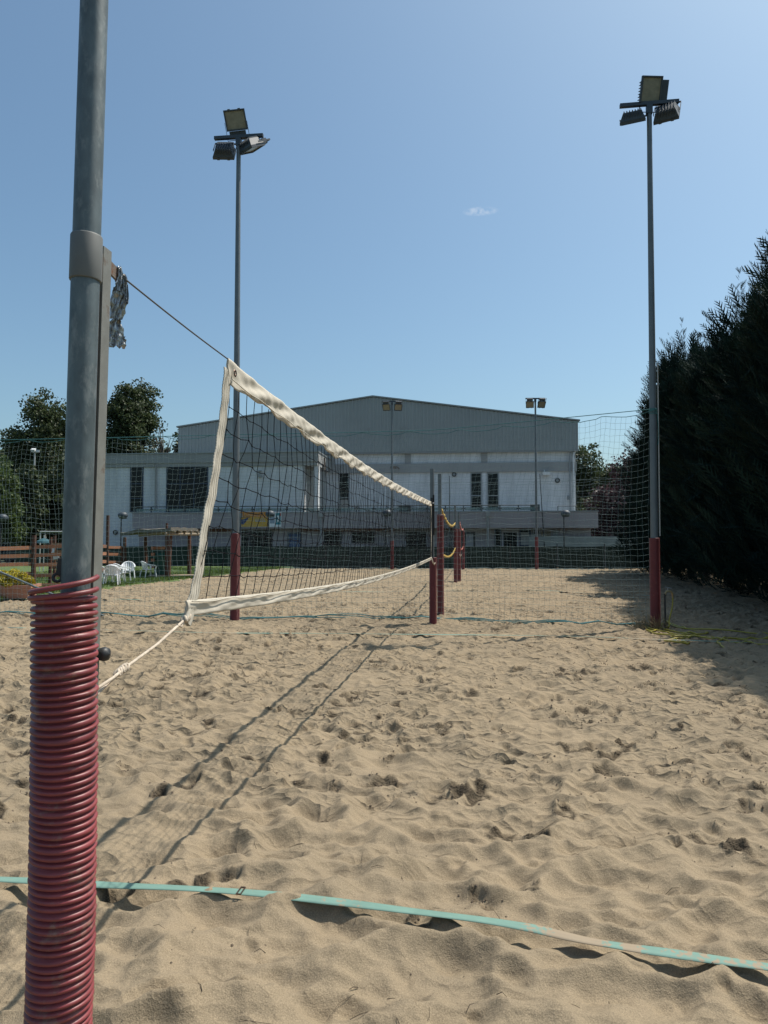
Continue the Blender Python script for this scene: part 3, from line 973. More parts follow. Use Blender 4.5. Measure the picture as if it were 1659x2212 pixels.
tree_by("leafy_tree", "green round-topped tree between the hall and the purple tree", 1325, 995, 60, 110, M["leaf_oak"], 109, crown0=0.05, n_clump=150, per=80, leaf=0.26)
tree_by("plum_tree", "purple-leaved tree left of the cypress hedge", 1385, 972, 52, 130, M["leaf_plum"], 110, crown0=0.08, n_clump=170, per=80, leaf=0.22)
tree_by("plum_tree", "low dark purple tree behind the blue round sign", 1325, 1052, 50, 110, M["leaf_plum"], 111, crown0=0.02, n_clump=120, per=80, leaf=0.22)
tree_by("leafy_tree", "dark green shrub tree just right of the hall's terrace end", 1285, 1075, 56, 90, M["leaf_oak"], 112, crown0=0.02, n_clump=120, per=80, leaf=0.24)
# bare grey twigs of a dead tree in front of the thin tree
p0 = D(354, 985, 72)
t = thing("dead_tree", "bare dead tree with thin grey twigs beside the hall cladding", "tree", (p0.x, 72, 0))
g = MB()
for k in range(22):
    a = random.uniform(-0.7, 0.7)
    z0 = random.uniform(7.5, 10.8)
    L = random.uniform(1.0, 2.6)
    b0 = Vector((math.sin(a) * 0.4, random.uniform(-0.3, 0.3), z0))
    b1 = b0 + Vector((math.sin(a) * L * 0.8, 0, L * 0.7))
    b2 = b1 + Vector((math.sin(a * 1.5) * L * 0.4, 0, L * 0.5))
    g.tube([b0, b1, b2], [0.06, 0.045, 0.022], 5, caps=False)
g.tube([(0, 0, 0), (0.1, 0, 5), (0, 0, 10.5)], [0.2, 0.13, 0.05], 6, caps=False)
g.build("trunk", M["bark"], t, world=False)
# hillside trees as one mass
nC = 9000
hx = rng.uniform(-400, -110, nC); hy = rng.uniform(330, 520, nC)
hz = 62 * np.exp(-((hx + 250) / 150) ** 2) * np.sin(np.pi * np.minimum(1, (hy - 330) / 260 * 11 / 8.0) * 0.5) + rng.uniform(0, 5, nC)
V, F, tq = leaf_quads(np.stack([hx, hy, hz], 1), 3.2, rng.random(nC), 0.5, 0.8, 5)
tag(np_mesh("hillside_woodland", V, F, M["leaf_oak"], attr={"tone": tq}), kind="stuff")

# ------------------------------------------------------------------ sports hall
B0 = Vector((-14.88, 51.5, 0))
BE = Vector((28.22, -2.8, 0)).normalized()
BN = Vector((-BE.y, BE.x, 0))            # away from the camera
BRZ = math.atan2(BE.y, BE.x)
def bl(u, v, d=0.0):
    """facade coordinates (along, height) of a photo point on the plane d metres in front of the hall's gable"""
    r = ray(u, v)
    c = Vector((0, 0, CAM_H))
    t = ((B0 - BN * d) - c).dot(BN) / r.dot(BN)
    p = c + r * t
    return (p - B0).dot(BE), p.z
hall = thing("sports_hall", "large grey and white sports hall with a low gabled metal front and a terrace", "building", tuple(B0), BRZ)
def hpart(g, name, m, parent=None): return g.build(name, m, parent or hall, world=False)
W = 28.36
ZE, ZA, ZC = 9.70, 11.65, 7.75            # eaves, apex, lower edge of the cladding
DEP = 30.0
# walls
g = MB()
g.box2((0.15, 0.0, 0), (W - 0.15, 0.4, ZC + 0.3)); g.box2((0.15, 0.4, 0), (0.5, DEP, ZC)); g.box2((W - 0.5, 0.4, 0), (W - 0.15, DEP, ZC)); g.box2((0.15, DEP, 0), (W - 0.15, DEP + .3, ZC))
hpart(g, "wall", M["white_wall"])
# ribbed gable cladding
g = MB()
pitch = 0.25
n = int(W / pitch)
vs, fs = [], []
k = 0
xs = []
for i in range(n):
    x0 = i * W / n
    for fx, dy in ((0.0, -0.30), (0.55, -0.30), (0.62, -0.345), (0.93, -0.345)):
        xs.append((x0 + fx * W / n, dy))
xs.append((W, -0.30))
def ztop(x): return ZE + (ZA - ZE) * (1 - abs(x - W / 2) / (W / 2))
top = [(x, y, ztop(x)) for x, y in xs]; bot = [(x, y, ZC) for x, y in xs]
g.grid([bot, top], smooth=False)
g.add([(0, -0.30, ZC), (0, -0.30, ZE), (0, 0.6, ZE), (0, 0.6, ZC)], [(0, 1, 2, 3)])
g.add([(W, -0.30, ZC), (W, 0.6, ZC), (W, 0.6, ZE), (W, -0.30, ZE)], [(0, 1, 2, 3)])
hpart(g, "gable_cladding", M["cladding"])
g = MB(); g.box2((0.0, -0.29, ZC - 0.10), (W, 0.0, ZC - 0.002)); hpart(g, "cladding_ledge", M["frame_grey"])
# side cladding and roof
g = MB(); g.box2((0.01, 0.6, ZC), (0.16, DEP, ZE)); hpart(g, "side_cladding", M["cladding"])
g = MB(); g.box2((W - 0.16, 0.6, ZC), (W - 0.01, DEP, ZE)); hpart(g, "side_cladding", M["cladding"])
g = MB()
for s in (0, 1):
    x0, x1 = (-0.12, W / 2) if s == 0 else (W / 2, W + 0.12)
    z0, z1 = (ZE + 0.02, ZA + 0.03) if s == 0 else (ZA + 0.03, ZE + 0.02)
    g.add([(x0, -0.42, z0), (x1, -0.42, z1), (x1, DEP + .4, z1), (x0, DEP + .4, z0), (x0, -0.42, z0 + .09), (x1, -0.42, z1 + .09), (x1, DEP + .4, z1 + .09), (x0, DEP + .4, z0 + .09)],
          [(3, 2, 1, 0), (4, 5, 6, 7), (0, 1, 5, 4), (2, 3, 7, 6), (3, 0, 4, 7), (1, 2, 6, 5)])
hpart(g, "roof", M["roof"])
# main front right of the wing: grey band and grey pilasters in the clerestory strip
def rect(u0, v0, u1, v1, d): 
    a = bl(u0, v0, d); b = bl(u1, v1, d)
    return min(a[0], b[0]), min(a[1], b[1]), max(a[0], b[0]), max(a[1], b[1])
WX1 = bl(688, 980, 4.4)[0]                # right end of the wing
zb0, zb1 = bl(1000, 1020, 0.1)[1], bl(1000, 1000, 0.1)[1]
g = MB(); g.box2((WX1, -0.12, zb0), (W - 0.10, -0.002, zb1)); hpart(g, "concrete_band", M["concrete"])
for u in (881, 1046):
    x = bl(u, 990, 0.05)[0]
    g = MB(); g.box2((x - 0.22, -0.05, zb1 + 0.002), (x + 0.22, -0.002, ZC - 0.104)); hpart(g, "clerestory_pilaster", M["concrete"])
g = MB(); g.box2((WX1, -0.05, zb1 + 0.002), (bl(716, 990, 0.05)[0] + 0.2, -0.002, ZC - 0.104)); hpart(g, "clerestory_pilaster", M["concrete"])

def window(u0, v0, u1, v1, d, mull=1, trans=(), frame="frame_grey", blind=0.0, face=None):
    x0, z0, x1, z1 = rect(u0, v0, u1, v1, d)
    yf = -d
    f = MB(); t = 0.07
    f.box2((x0, yf - 0.05, z0), (x0 + t, yf - 0.003, z1)); f.box2((x1 - t, yf - 0.05, z0), (x1, yf - 0.003, z1))
    f.box2((x0 + t, yf - 0.05, z0), (x1 - t, yf - 0.003, z0 + t)); f.box2((x0 + t, yf - 0.05, z1 - t), (x1 - t, yf - 0.003, z1))
    for k in range(1, mull):
        x = x0 + (x1 - x0) * k / mull
        f.box2((x - 0.03, yf - 0.045, z0 + t), (x + 0.03, yf - 0.003, z1 - t))
    for q in trans:
        z = z0 + (z1 - z0) * q
        f.box2((x0 + t, yf - 0.04, z - 0.03), (x1 - t, yf - 0.0035, z + 0.03))
    w = hpart(f, "window", M[frame])
    p = MB(); p.box2((x0 + t, yf - 0.02, z0 + t), (x1 - t, yf - 0.004, z1 - t))
    p.build("pane", M["dark_glass"], w, world=False)
    if blind > 0:
        b_ = MB(); b_.box2((x0 + t, yf - 0.032, z0 + t), (x1 - t, yf - 0.022, z0 + (z1 - z0) * blind)); b_.build("blind", M["blind"], w, world=False)
    return w
window(732, 1020, 755, 1105, 0.0, trans=(0.35,), blind=0.30)
window(1016, 1021, 1041, 1104, 0.0, trans=(0.4,))
window(1052, 1021, 1078, 1104, 0.0, trans=(0.4,))
# pilaster strip between the pair of windows
x0, z0, x1, z1 = rect(1042, 1021, 1051, 1104, 0.0)
g = MB(); g.box2((x0 + .02, -0.06, z0), (x1 - .02, -0.002, z1)); hpart(g, "window_pier", M["white_wall"])
# round bulkhead lamps, small floodlight, alarm
def wall_ring(u, v, d, r, m="frame_grey", inner="pipe_white"):
    x, z = bl(u, v, d)
    g = MB(); g.lathe([(r * 0.72, 0.0), (r, 0.02), (r, 0.09), (r * 0.8, 0.12), (r * 0.72, 0.10), (r * 0.72, 0.0)], (x, -d - 0.002, z), (0, -1, 0), 16)
    o = hpart(g, "wall_lamp", M[m])
    g = MB(); g.lathe([(0.001, 0.085), (r * 0.4, 0.08), (r * 0.715, 0.05)], (x, -d - 0.002, z), (0, -1, 0), 14); g.build("lamp_glass", M[inner], o, world=False)
wall_ring(981, 1025, 0.0, 0.16, "black_steel", "frame_grey")
wall_ring(1204, 1038, 0.0, 0.17, "black_steel", "frame_grey")
x, z = bl(1179, 1022, 0.1)
g = MB(); g.box((x, -0.32, z - 0.05), (0.5, 0.4, 0.22)); g.box((x - 0.1, -0.07, z + 0.12), (0.06, 0.12, 0.2)); hpart(g, "wall_floodlight", M["pipe_white"])
x, z = bl(862, 1012, 0.2)
g = MB(); g.tube([(x, -0.13, z), (x - 0.15, -0.5, z + 0.1), (x - 0.3, -0.75, z + 0.06)], 0.035, 6); g.box((x - 0.35, -0.8, z + 0.02), (0.4, 0.3, 0.16)); hpart(g, "wall_floodlight", M["rusty"])
x, z = bl(1228, 1075, 0.05)
g = MB(); g.box((x, -0.05, z), (0.18, 0.1, 0.28)); hpart(g, "alarm_box", M["frame_grey"])
# drainpipes at the right corner
for u, r_ in ((1231, 0.045), (1239, 0.06)):
    x, _ = bl(u, 1000, 0.25)
    zt = ZC - 0.35
    g = MB(); g.tube([(x + 0.25, -0.14, ZC - 0.02), (x + 0.05, -0.16, zt + 0.15), (x, -0.18, zt - 0.1), (x, -0.18, 3.5)], r_, 8, caps=False); hpart(g, "drainpipe", M["pipe_white"] if u > 1235 else M["frame_grey"])

# the two-storey wing on the left
d = 4.4
WXL = bl(205, 1000, d)[0]
zt, zf, zw = bl(450, 980, d)[1], bl(450, 1000, d)[1], bl(450, 1008, d)[1]
g = MB(); g.box2((WXL, -d, 0), (WX1 - 0.95, -0.01, zw)); hpart(g, "wing_wall", M["white_wall"])
g = MB(); g.box2((WXL - 0.1, -d - 0.15, zf + 0.003), (WX1, -0.011, zt)); hpart(g, "wing_fascia", M["concrete"])
g = MB(); g.box2((WXL - 0.1, -d - 0.09, zw + 0.003), (WX1 - 0.05, -0.012, zf)); hpart(g, "fascia_lip", M["concrete"])
g = MB(); g.box2((WXL - 0.16, -d - 0.2, zt + 0.002), (WX1 + 0.05, -0.0135, zt + 0.07)); hpart(g, "coping", M["frame_grey"])
# recessed glazed bay and white pier at its right end
g = MB(); g.box2((WX1 - 0.32, -d + 0.02, 3.5), (WX1 - 0.02, -d + 0.6, zw)); hpart(g, "white_pier", M["white_wall"])
g = MB(); g.box2((WX1 - 0.945, -d + 0.9, 3.5), (WX1 - 0.325, -0.02, zw)); hpart(g, "bay_wall", M["concrete"])
g = MB(); g.box((WX1 + 0.03, -d + 1.9, (zf + zt) / 2 - 0.25), (0.10, 0.20, 0.8)); hpart(g, "alarm_box", M["rusty"])
window(282, 1008, 309, 1106, d, mull=1, trans=(0.3, 0.62), frame="frame_blue")
window(360, 1008, 449, 1106, d, mull=3, trans=(0.62,), frame="frame_blue")
x, _ = bl(337, 1000, d + 0.1)
g = MB(); g.tube([(x, -d - 0.22, zf - 0.05), (x, -d - 0.10, zf - 0.35), (x, -d - 0.10, 3.6)], 0.06, 8, caps=False); hpart(g, "drainpipe", M["concrete"])
x, z = bl(522, 1008, d)
for u, v in ((526, 993), (650, 1008)):
    pass
x, z = bl(650, 1006, d)
x, z = bl(650, 1180, d)
x, z = bl(650, 1008, d)
xx, zz = bl(649, 1012, d)
xs_, zs_ = bl(650, 1008, d)
x, z = bl(563, 1025, d)
x, z = bl(650, 1010, d)
x, z = bl(562, 1027, d)
g = MB(); g.box((x, -d - 0.08, z), (0.22, 0.15, 0.26)); g.box((x, -d - 0.10, z + 0.28), (0.2, 0.18, 0.06)); hpart(g, "alarm_box", M["frame_grey"])

# terrace over the ground floor
d = 5.6
TX0, ztp = bl(286, 1107, d)
TX1, ztr = bl(1292, 1105, d)
zlo = bl(800, 1141, d)[1]
TX1 = TX1
g = MB(); g.box2((TX0, -d, zlo), (TX1, -d + 0.25, ztp - 0.06)); g.box2((TX1 - 0.25, -d + 0.25, zlo), (TX1, -0.02, ztp - 0.06)); hpart(g, "terrace_parapet", M["parapet"])
g = MB(); g.box2((TX0 - .03, -d - 0.04, ztp - 0.058), (TX1 + 0.03, -d + 0.29, ztp)); g.box2((TX1 - 0.29, -d + 0.292, ztp - 0.058), (TX1 + .03, -0.02, ztp)); hpart(g, "parapet_coping", M["frame_grey"])
g = MB(); g.box2((TX0 + 0.02, -d + 0.252, ztp - 0.65), (TX1 - 0.252, 0.0 - 0.003, ztp - 0.4)); hpart(g, "terrace_slab", M["concrete"])
# glass railing
zr = bl(700, 1093, d)[1]
RX1 = bl(1160, 1100, d)[0]
npan = 23
for k in range(npan + 1):
    x = TX0 + 0.1 + (RX1 - TX0 - 0.1) * k / npan
    g = MB(); g.box2((x - 0.035, -d + 0.08, ztp + 0.002), (x + 0.035, -d + 0.15, zr - 0.02)); g.box2((x - 0.10, -d + 0.09, ztp + 0.10), (x - 0.04, -d + 0.14, ztp + 0.22)); g.box2((x + 0.04, -d + 0.09, ztp + 0.10), (x + 0.10, -d + 0.14, ztp + 0.22))
    hpart(g, "railing_post", M["rail_steel"])
    if k < npan:
        x2 = TX0 + 0.1 + (RX1 - TX0 - 0.1) * (k + 1) / npan
        g = MB(); g.box2((x + 0.09, -d + 0.105, ztp + 0.05), (x2 - 0.09, -d + 0.118, zr - 0.12)); hpart(g, "railing_panel", M["rail_glass"])
g = MB(); g.cyl((TX0 + 0.05, -d + 0.115, zr), (RX1 + 0.05, -d + 0.115, zr), 0.03, n=8); hpart(g, "handrail", M["rail_steel"])
g = MB(); g.box2((bl(1148, 1100, d)[0], -d + 0.3, ztp), (bl(1160, 1100, d)[0] + .2, -d + 0.8, zr + 0.05)); hpart(g, "terrace_cabinet", M["rail_steel"])
g = MB(); g.box2((bl(860, 1100, d)[0], -d + 0.3, ztp), (bl(880, 1100, d)[0] + .2, -d + 0.8, zr + 0.05)); hpart(g, "terrace_cabinet", M["rail_steel"])
xa, xb = bl(1210, 1097, d)[0], bl(1250, 1097, d)[0]
g = MB(); g.cyl((xa, -d + 1.0, ztp + 0.33), (xb, -d + 1.0, ztp + 0.33), 0.025, n=6); g.cyl((xa, -d + 1.0, ztp - .4), (xa, -d + 1.0, ztp + 0.33), 0.025, n=6); g.cyl((xb, -d + 1.0, ztp - .4), (xb, -d + 1.0, ztp + 0.33), 0.025, n=6); hpart(g, "terrace_stub_rail", M["rail_steel"])

# ground floor below the terrace
dg = 4.9
GX0 = TX0 + 0.15
GX1 = bl(1276, 1150, dg)[0]
g = MB(); g.box2((GX0, -dg, 0), (GX1, -dg + 0.3, zlo - 0.003)); g.box2((GX1 - 0.3, -dg + 0.3, 0), (GX1, -0.02, zlo - 0.003)); hpart(g, "ground_floor_wall", M["parapet"])
g = MB(); g.box2((TX0, -d + 0.252, zlo - 0.002), (TX1, -dg, zlo + 0.1)); hpart(g, "soffit", M["soffit"])
for u0, u1 in ((455, 515), (650, 690), (700, 852), (960, 1003)):
    a, b = bl(u0, 1145, dg)[0], bl(u1, 1145, dg)[0]
    zq = bl(700, 1148, dg)[1]
    g = MB(); g.box2((a, -dg - 0.06, zq), (b, -dg - 0.003, zlo - 0.006)); hpart(g, "brown_fascia_board", M["soffit"])
def door(u0, v0, u1, m, frame, d=dg, leaf=1):
    x0, z0, x1, z1 = rect(u0, v0, u1, 1215, d)
    z0 = 0.02
    f = MB(); t = 0.09
    f.box2((x0, -d - 0.06, z0), (x0 + t, -d - 0.003, z1)); f.box2((x1 - t, -d - 0.06, z0), (x1, -d - 0.003, z1)); f.box2((x0 + t, -d - 0.06, z1 - t), (x1 - t, -d - 0.003, z1))
    o = hpart(f, "door", M[frame])
    for k in range(leaf):
        a = x0 + t + (x1 - x0 - 2 * t) * k / leaf; b = x0 + t + (x1 - x0 - 2 * t) * (k + 1) / leaf
        q = MB(); q.box2((a + 0.01, -d - 0.035, z0), (b - 0.01, -d - 0.004, z1 - t - 0.01)); q.build("door_leaf", M[m], o, world=False)
    h = MB(); h.box((x1 - t - 0.12, -d - 0.07, 1.05), (0.10, 0.06, 0.03)); h.build("handle", M["rim"], o, world=False)
door(540, 1146, 588, "dark_glass", "black_steel", leaf=2)
door(512, 1146, 538, "dark_glass", "black_steel")
door(621, 1150, 651, "door_blue", "frame_blue")
door(700, 1148, 738, "dark_glass", "black_steel", leaf=2)
window(760, 1146, 809, 1173, dg, mull=2, frame="black_steel")
door(874, 1146, 924, "dark_glass", "door_grey", leaf=2)
door(1003, 1150, 1026, "door_grey", "black_steel")
door(1084, 1147, 1120, "dark_glass", "door_grey")
window(1068, 1143, 1083, 1180, dg, frame="frame_blue"); window(1122, 1143, 1146, 1180, dg, frame="frame_blue", blind=0.8)
for u0, v0, u1, v1, m in ((1148, 1152, 1166, 1180, "concrete"), (1150, 1160, 1160, 1180, "door_grey"), (1168, 1148, 1190, 1182, "pale_wood"), (1194, 1146, 1206, 1182, "concrete")):
    x0, z0, x1, z1 = rect(u0, v0, u1, v1, dg)
    dy = {1148: 0.04, 1150: 0.08, 1168: 0.05, 1194: 0.05}[u0]
    g = MB(); g.box2((x0, -dg - dy, z0), (x1, -dg - 0.003, z1)); hpart(g, "notice_board", M[m])
wall_ring(1158, 1149, dg + 0.1, 0.15, "black_steel", "frame_grey")
wall_ring(250, 1150, 4.4, 0.16, "black_steel", "frame_grey")
x, z = bl(1054, 1135, d + .05)
for u in (694, 1054, 520):
    x, _ = bl(u, 1120, d)
    g = MB(); g.tube([(x, -d - 0.06, ztp - 0.15), (x, -d - 0.06, 0.1)], 0.055, 8, caps=False); g.box((x, -d - 0.09, ztp - 0.2), (0.25, 0.17, 0.28)); hpart(g, "drainpipe", M["concrete"])

# banners on the parapet
def banner(name, label, u0, v0, u1, v1, base, marks):
    x0, z0, x1, z1 = rect(u0, v0, u1, v1, d)
    c = B0 + BE * ((x0 + x1) / 2) - BN * (d + 0.03)
    c.z = (z0 + z1) / 2
    t = thing(name, label, "sign", tuple(c), BRZ)
    w, h = (x1 - x0) / 2, (z1 - z0) / 2
    g = MB(); g.box2((-w, -0.012, -h), (w, 0.012, h)); g.build("panel", M[base], t, world=False)
    for k, (nm, m, poly) in enumerate(marks):
        g = MB()
        for pl in poly:
            g.prism([(a * w, b * h) for a, b in pl], -0.016 - 0.0015 * k, -0.0125)
        g.build(nm, M[m], t, world=False)
    return t
def blocks(x0, x1, y0, y1, n, seed, slant=0.12):
    r = random.Random(seed); out = []
    w = (x1 - x0) / n
    for k in range(n):
        a = x0 + k * w; s = slant * (y1 - y0)
        hh = y1 if r.random() < 0.35 else y0 + (y1 - y0) * 0.78
        out.append([(a, y0), (a + w * 0.28, y0), (a + w * 0.28 + s * 0.3, hh), (a + s * 0.3, hh)])
        out.append([(a + w * 0.28, y0), (a + w * 0.75, y0), (a + w * 0.75, y0 + (y1 - y0) * 0.2), (a + w * 0.28, y0 + (y1 - y0) * 0.2)])
    return out
bn = banner("advertising_banner", "yellow and orange banner with a blue swoosh on the terrace parapet", 518, 1106, 579, 1138, "poster_yellow",
       [("orange_stripe", "poster_orange", [[(-1, 0.45), (1, 0.20), (1, 1), (-1, 1)]]),
        ("swoosh", "poster_navy", [[(-0.98, -0.62), (-0.72, -0.70), (-0.45, -0.1), (-0.36, 0.28), (-0.62, 0.08), (-0.85, -0.02), (-0.98, -0.3)]]),
        ("lettering", "poster_maroon", blocks(-0.97, -0.22, 0.22, 0.62, 7, 1)),
        ("lettering", "poster_grey", blocks(0.12, 0.86, -0.30, 0.18, 5, 2))])
banner("poster", "white framed double poster with a teal right half beside the yellow banner", 582, 1106, 608, 1138, "white_paint",
       [("picture", "poster_grey", [[(-0.9, -0.55), (-0.08, -0.55), (-0.08, 0.85), (-0.9, 0.85)]]),
        ("picture", "poster_teal", [[(0.05, -0.7), (0.92, -0.7), (0.92, 0.85), (0.05, 0.85)]]),
        ("red_mark", "poster_red", [[(0.7, 0.45), (0.92, 0.45), (0.92, 0.85), (0.7, 0.85)]]),
        ("numeral", "white_paint", [[(0.3, -0.3), (0.62, -0.3), (0.62, -0.12), (0.3, -0.12)], [(0.46, -0.12), (0.62, -0.12), (0.62, 0.5), (0.46, 0.5)], [(0.3, 0.34), (0.46, 0.34), (0.46, 0.5), (0.3, 0.5)]])])

# ------------------------------------------------------------------ far fence with shade cloth, low wall, road behind it
def fence_run(name, label, A, B, n, h, post_h, sag=0.0):
    A, B = Vector(A), Vector(B)
    t = thing(name, label, "fence", tuple(A))
    d_ = (B - A) / n
    nrm = Vector((-(B - A).y, (B - A).x, 0)).normalized()
    for k in range(n + 1):
        p = A + d_ * k
        g = MB(); g.cyl(p + Vector((0, 0, -0.2)), p + Vector((0, 0, post_h)), 0.028, n=8); g.build("post", M["black_steel"], t)
        if k < n:
            P = []
            for i in range(9):
                row = []
                for j in range(7):
                    a, b = i / 8, j / 6
                    q = p + d_ * (0.015 + 0.97 * a) - nrm * (0.035 + 0.05 * math.sin(math.pi * a) * math.sin(math.pi * b) * random.uniform(0.3, 1))
                    z = -0.05 + (h + 0.05) * b - (0.04 * math.sin(math.pi * a) * b) + random.uniform(-0.01, 0.01)
                    row.append((q.x, q.y, z))
                P.append(row)
            g = MB(); g.grid(P)
            P2 = [[(x + nrm.x * 0.006, y + nrm.y * 0.006, z) for x, y, z in r] for r in reversed(P)]
            g.grid(P2); g.build("shade_cloth", M["shade_cloth"], t)
    return t
fence_run("screened_fence", "dark green cloth fence closing the far end of the sand courts", (-21.0, 40.6, 0), (14.5, 38.4, 0), 14, 1.22, 1.36)
g = MB(); g.box2((8.8, 43.0, -0.15), (22.5, 43.25, 1.78)); lw = g.build("boundary_wall", M["low_wall"])
tag(lw, "low grey wall behind the green fence, right of the hall", "wall")
g = MB(); g.add([(-60, 42.5, -0.05), (30, 42.5, -0.05), (30, 48.5, -0.05), (-60, 48.5, -0.05)], [(0, 1, 2, 3)]); tag(g.build("pavement", M["asphalt"]), kind="structure")
# far tall dark posts standing against the fence
lp = thing("leaning_pole", "thin dark pole leaning in front of the hall's right end", "pole", tuple(D(1176, 1215, 43)))
a, b = D(1166, 1024, 43.5), D(1176, 1180, 43)
lp.location = (b.x, b.y, 0)
g = MB(); g.tube([Vector((b.x + (b - a).x * 0.2, b.y, -0.05)), b, a], [0.045, 0.04, 0.02], 6); g.build("pole", M["black_steel"], lp)
a = D(971, 1028, 42)
lp2 = thing("flag_pole", "thin bare pole standing behind the net posts, in front of the hall", "pole", (a.x, 42, 0))
g = MB(); g.tube([(a.x, 42, -0.05), (a.x, 42, a.z)], [0.04, 0.022], 6); g.build("pole", M["rail_steel"], lp2)

# street lamps with dome heads
def street_lamp(label, u, v, Y):
    p = D(u, v, Y)
    t = thing("street_lamp", label, "street lamp", (p.x, Y, 0), group="black dome lamps in front of the hall")
    h = p.z
    x0 = 0.0
    g = MB(); g.tube([(x0, 0, -0.1), (x0, 0, 0.8), (x0, 0, h - 0.25)], [0.06, 0.045, 0.035], 8); g.tube([(x0, 0, h - 0.25), (x0 - 0.10, 0, h - 0.05), (x0 - 0.02, 0, h + 0.10), (x0 + 0.12, 0, h + 0.14)], 0.022, 6); g.build("post", M["black_steel"], t, world=False)
    R = 0.27
    g = MB(); g.lathe([(0.001, 0.30), (0.10, 0.29), (0.20, 0.24), (0.29, 0.13), (R, 0.0), (R - 0.02, -0.03), (R - 0.05, 0.0)], (x0 + 0.10, 0, h - 0.12), (0, 0, 1), 18); g.build("lamp_hood", M["lamp_body"], t, world=False)
    g = MB(); g.lathe([(R - 0.06, 0.0), (0.22, -0.09), (0.001, -0.12)], (x0 + 0.10, 0, h - 0.13), (0, 0, 1), 16); g.build("diffuser", M["rail_steel"], t, world=False)
street_lamp("dome street lamp left of the reed-roofed shelter", 262, 1112, 41.5)
street_lamp("dome street lamp in front of the yellow banner and poster", 580, 1109, 42)
street_lamp("dome street lamp beside the far left floodlight mast", 833, 1107, 42)
street_lamp("dome street lamp near the right end of the hall", 1218, 1108, 42)
street_lamp("dome street lamp at the left picture edge", 2, 1117, 40)

# slim pale lamp masts at the far left
for (u, vt, Y, lab) in ((75, 976, 60, "tallest slim lamp mast left of the near post"), (100, 1043, 64, "thin short lamp mast left of the near post"), (137.5, 1021, 60, "slim lamp mast almost touching the near post"),):
    p = D(u, vt, Y)
    t = thing("lamp_mast", lab, "lamp post", (p.x, Y, 0), group="slim pale lamp masts at the left")
    g = MB(); g.tube([(0, 0, 0), (0, 0, p.z)], [0.10, 0.06], 8); g.build("pole", M["conduit"], t, world=False)
    g = MB(); g.box((-0.05, -0.12, p.z + 0.12), (0.34, 0.3, 0.24), Matrix.Rotation(0.5, 3, 'X')); g.box((0.3, -0.1, p.z + 0.04), (0.26, 0.26, 0.2), Matrix.Rotation(0.4, 3, 'Z')); g.box((0.1, 0, p.z - 0.06), (0.5, 0.06, 0.06)); g.build("lamp_head", M["pipe_white"], t, world=False)

# round blue sign with a small white plate
p = D(1189, 1152, 45)
t = thing("road_sign", "round blue sign with a white walking figure at the right end of the hall", "sign", (p.x, 45, 0))
g = MB(); g.cyl((0, 0.03, -0.1), (0, 0.03, p.z + 0.55), 0.03, n=8); g.build("post", M["frame_grey"], t, world=False)
g = MB(); g.lathe([(0.001, 0.0), (0.24, 0.0), (0.25, 0.012), (0.24, 0.024), (0.001, 0.024)], (0, -0.002, p.z), (0, -1, 0), 24, smooth=False); g.build("disc", M["sign_blue"], t, world=False)
g = MB(); g.lathe([(0.001, 0.004), (0.035, 0.004), (0.035, 0.0), (0.001, 0.0)], (0, -0.027, p.z + 0.13), (0, -1, 0), 10)
for pl in ([(-0.04, 0.08), (0.04, 0.08), (0.03, -0.04), (-0.03, -0.04)], [(-0.03, -0.045), (0.0, -0.045), (-0.05, -0.17), (-0.08, -0.17)], [(0.0, -0.045), (0.03, -0.045), (0.08, -0.17), (0.05, -0.17)], [(0.045, 0.075), (0.10, -0.02), (0.08, -0.03), (0.042, 0.03)]):
    g.prism([(a, p.z + b) for a, b in pl], -0.031, -0.027)
g.build("walking_figure", M["white_paint"], t, world=False)
g = MB(); g.box((0.0, -0.01, p.z - 0.36), (0.3, 0.02, 0.2)); g.build("plate", M["white_paint"], t, world=False)
g = MB(); g.box((0.45, -0.01, p.z + 0.46), (0.95, 0.02, 0.16)); g.build("arrow_plate", M["white_paint"], t, world=False)

# parked car behind the fence, far left
p = D(22, 1172, 47)
t = thing("parked_car", "dark car parked beyond the slat fence at the left edge", "car", (p.x - 1.0, 47, 0))
prof = [(-2.1, 0.25), (-2.15, 0.7), (-1.95, 0.95), (-1.2, 1.05), (-0.6, 1.42), (0.6, 1.46), (1.35, 1.02), (2.05, 0.85), (2.15, 0.5), (2.1, 0.25)]
g = MB(); g.prism(prof, -0.85, 0.85); g.build("body", M["car_paint"], t, world=False)
for s in (-1, 1):
    y = 0.856 * s
    for poly in ([(-1.05, 1.04), (-0.52, 1.36), (-0.05, 1.38), (-0.05, 1.04)], [(0.03, 1.04), (0.03, 1.38), (0.55, 1.38), (1.15, 1.04)]):
        g = MB(); g.prism(poly, y - 0.004, y + 0.004); g.build("window", M["dark_glass"], t, world=False)
    for x in (-1.35, 1.35):
        g = MB(); g.lathe([(0.2, 0.0), (0.3, 0.0), (0.32, 0.05), (0.32, 0.16), (0.3, 0.2), (0.2, 0.2)], (x, 0.70 * s - (0.1 if s > 0 else 0.1), 0.32), (0, 1, 0), 20)
        wh = g.build("wheel", M["tyre"], t, world=False)
        g = MB(); g.lathe([(0.001, 0.03), (0.2, 0.02), (0.2, 0.18), (0.001, 0.17)], (x, 0.70 * s - 0.1, 0.32), (0, 1, 0), 14); g.build("rim", M["rim"], wh, world=False)

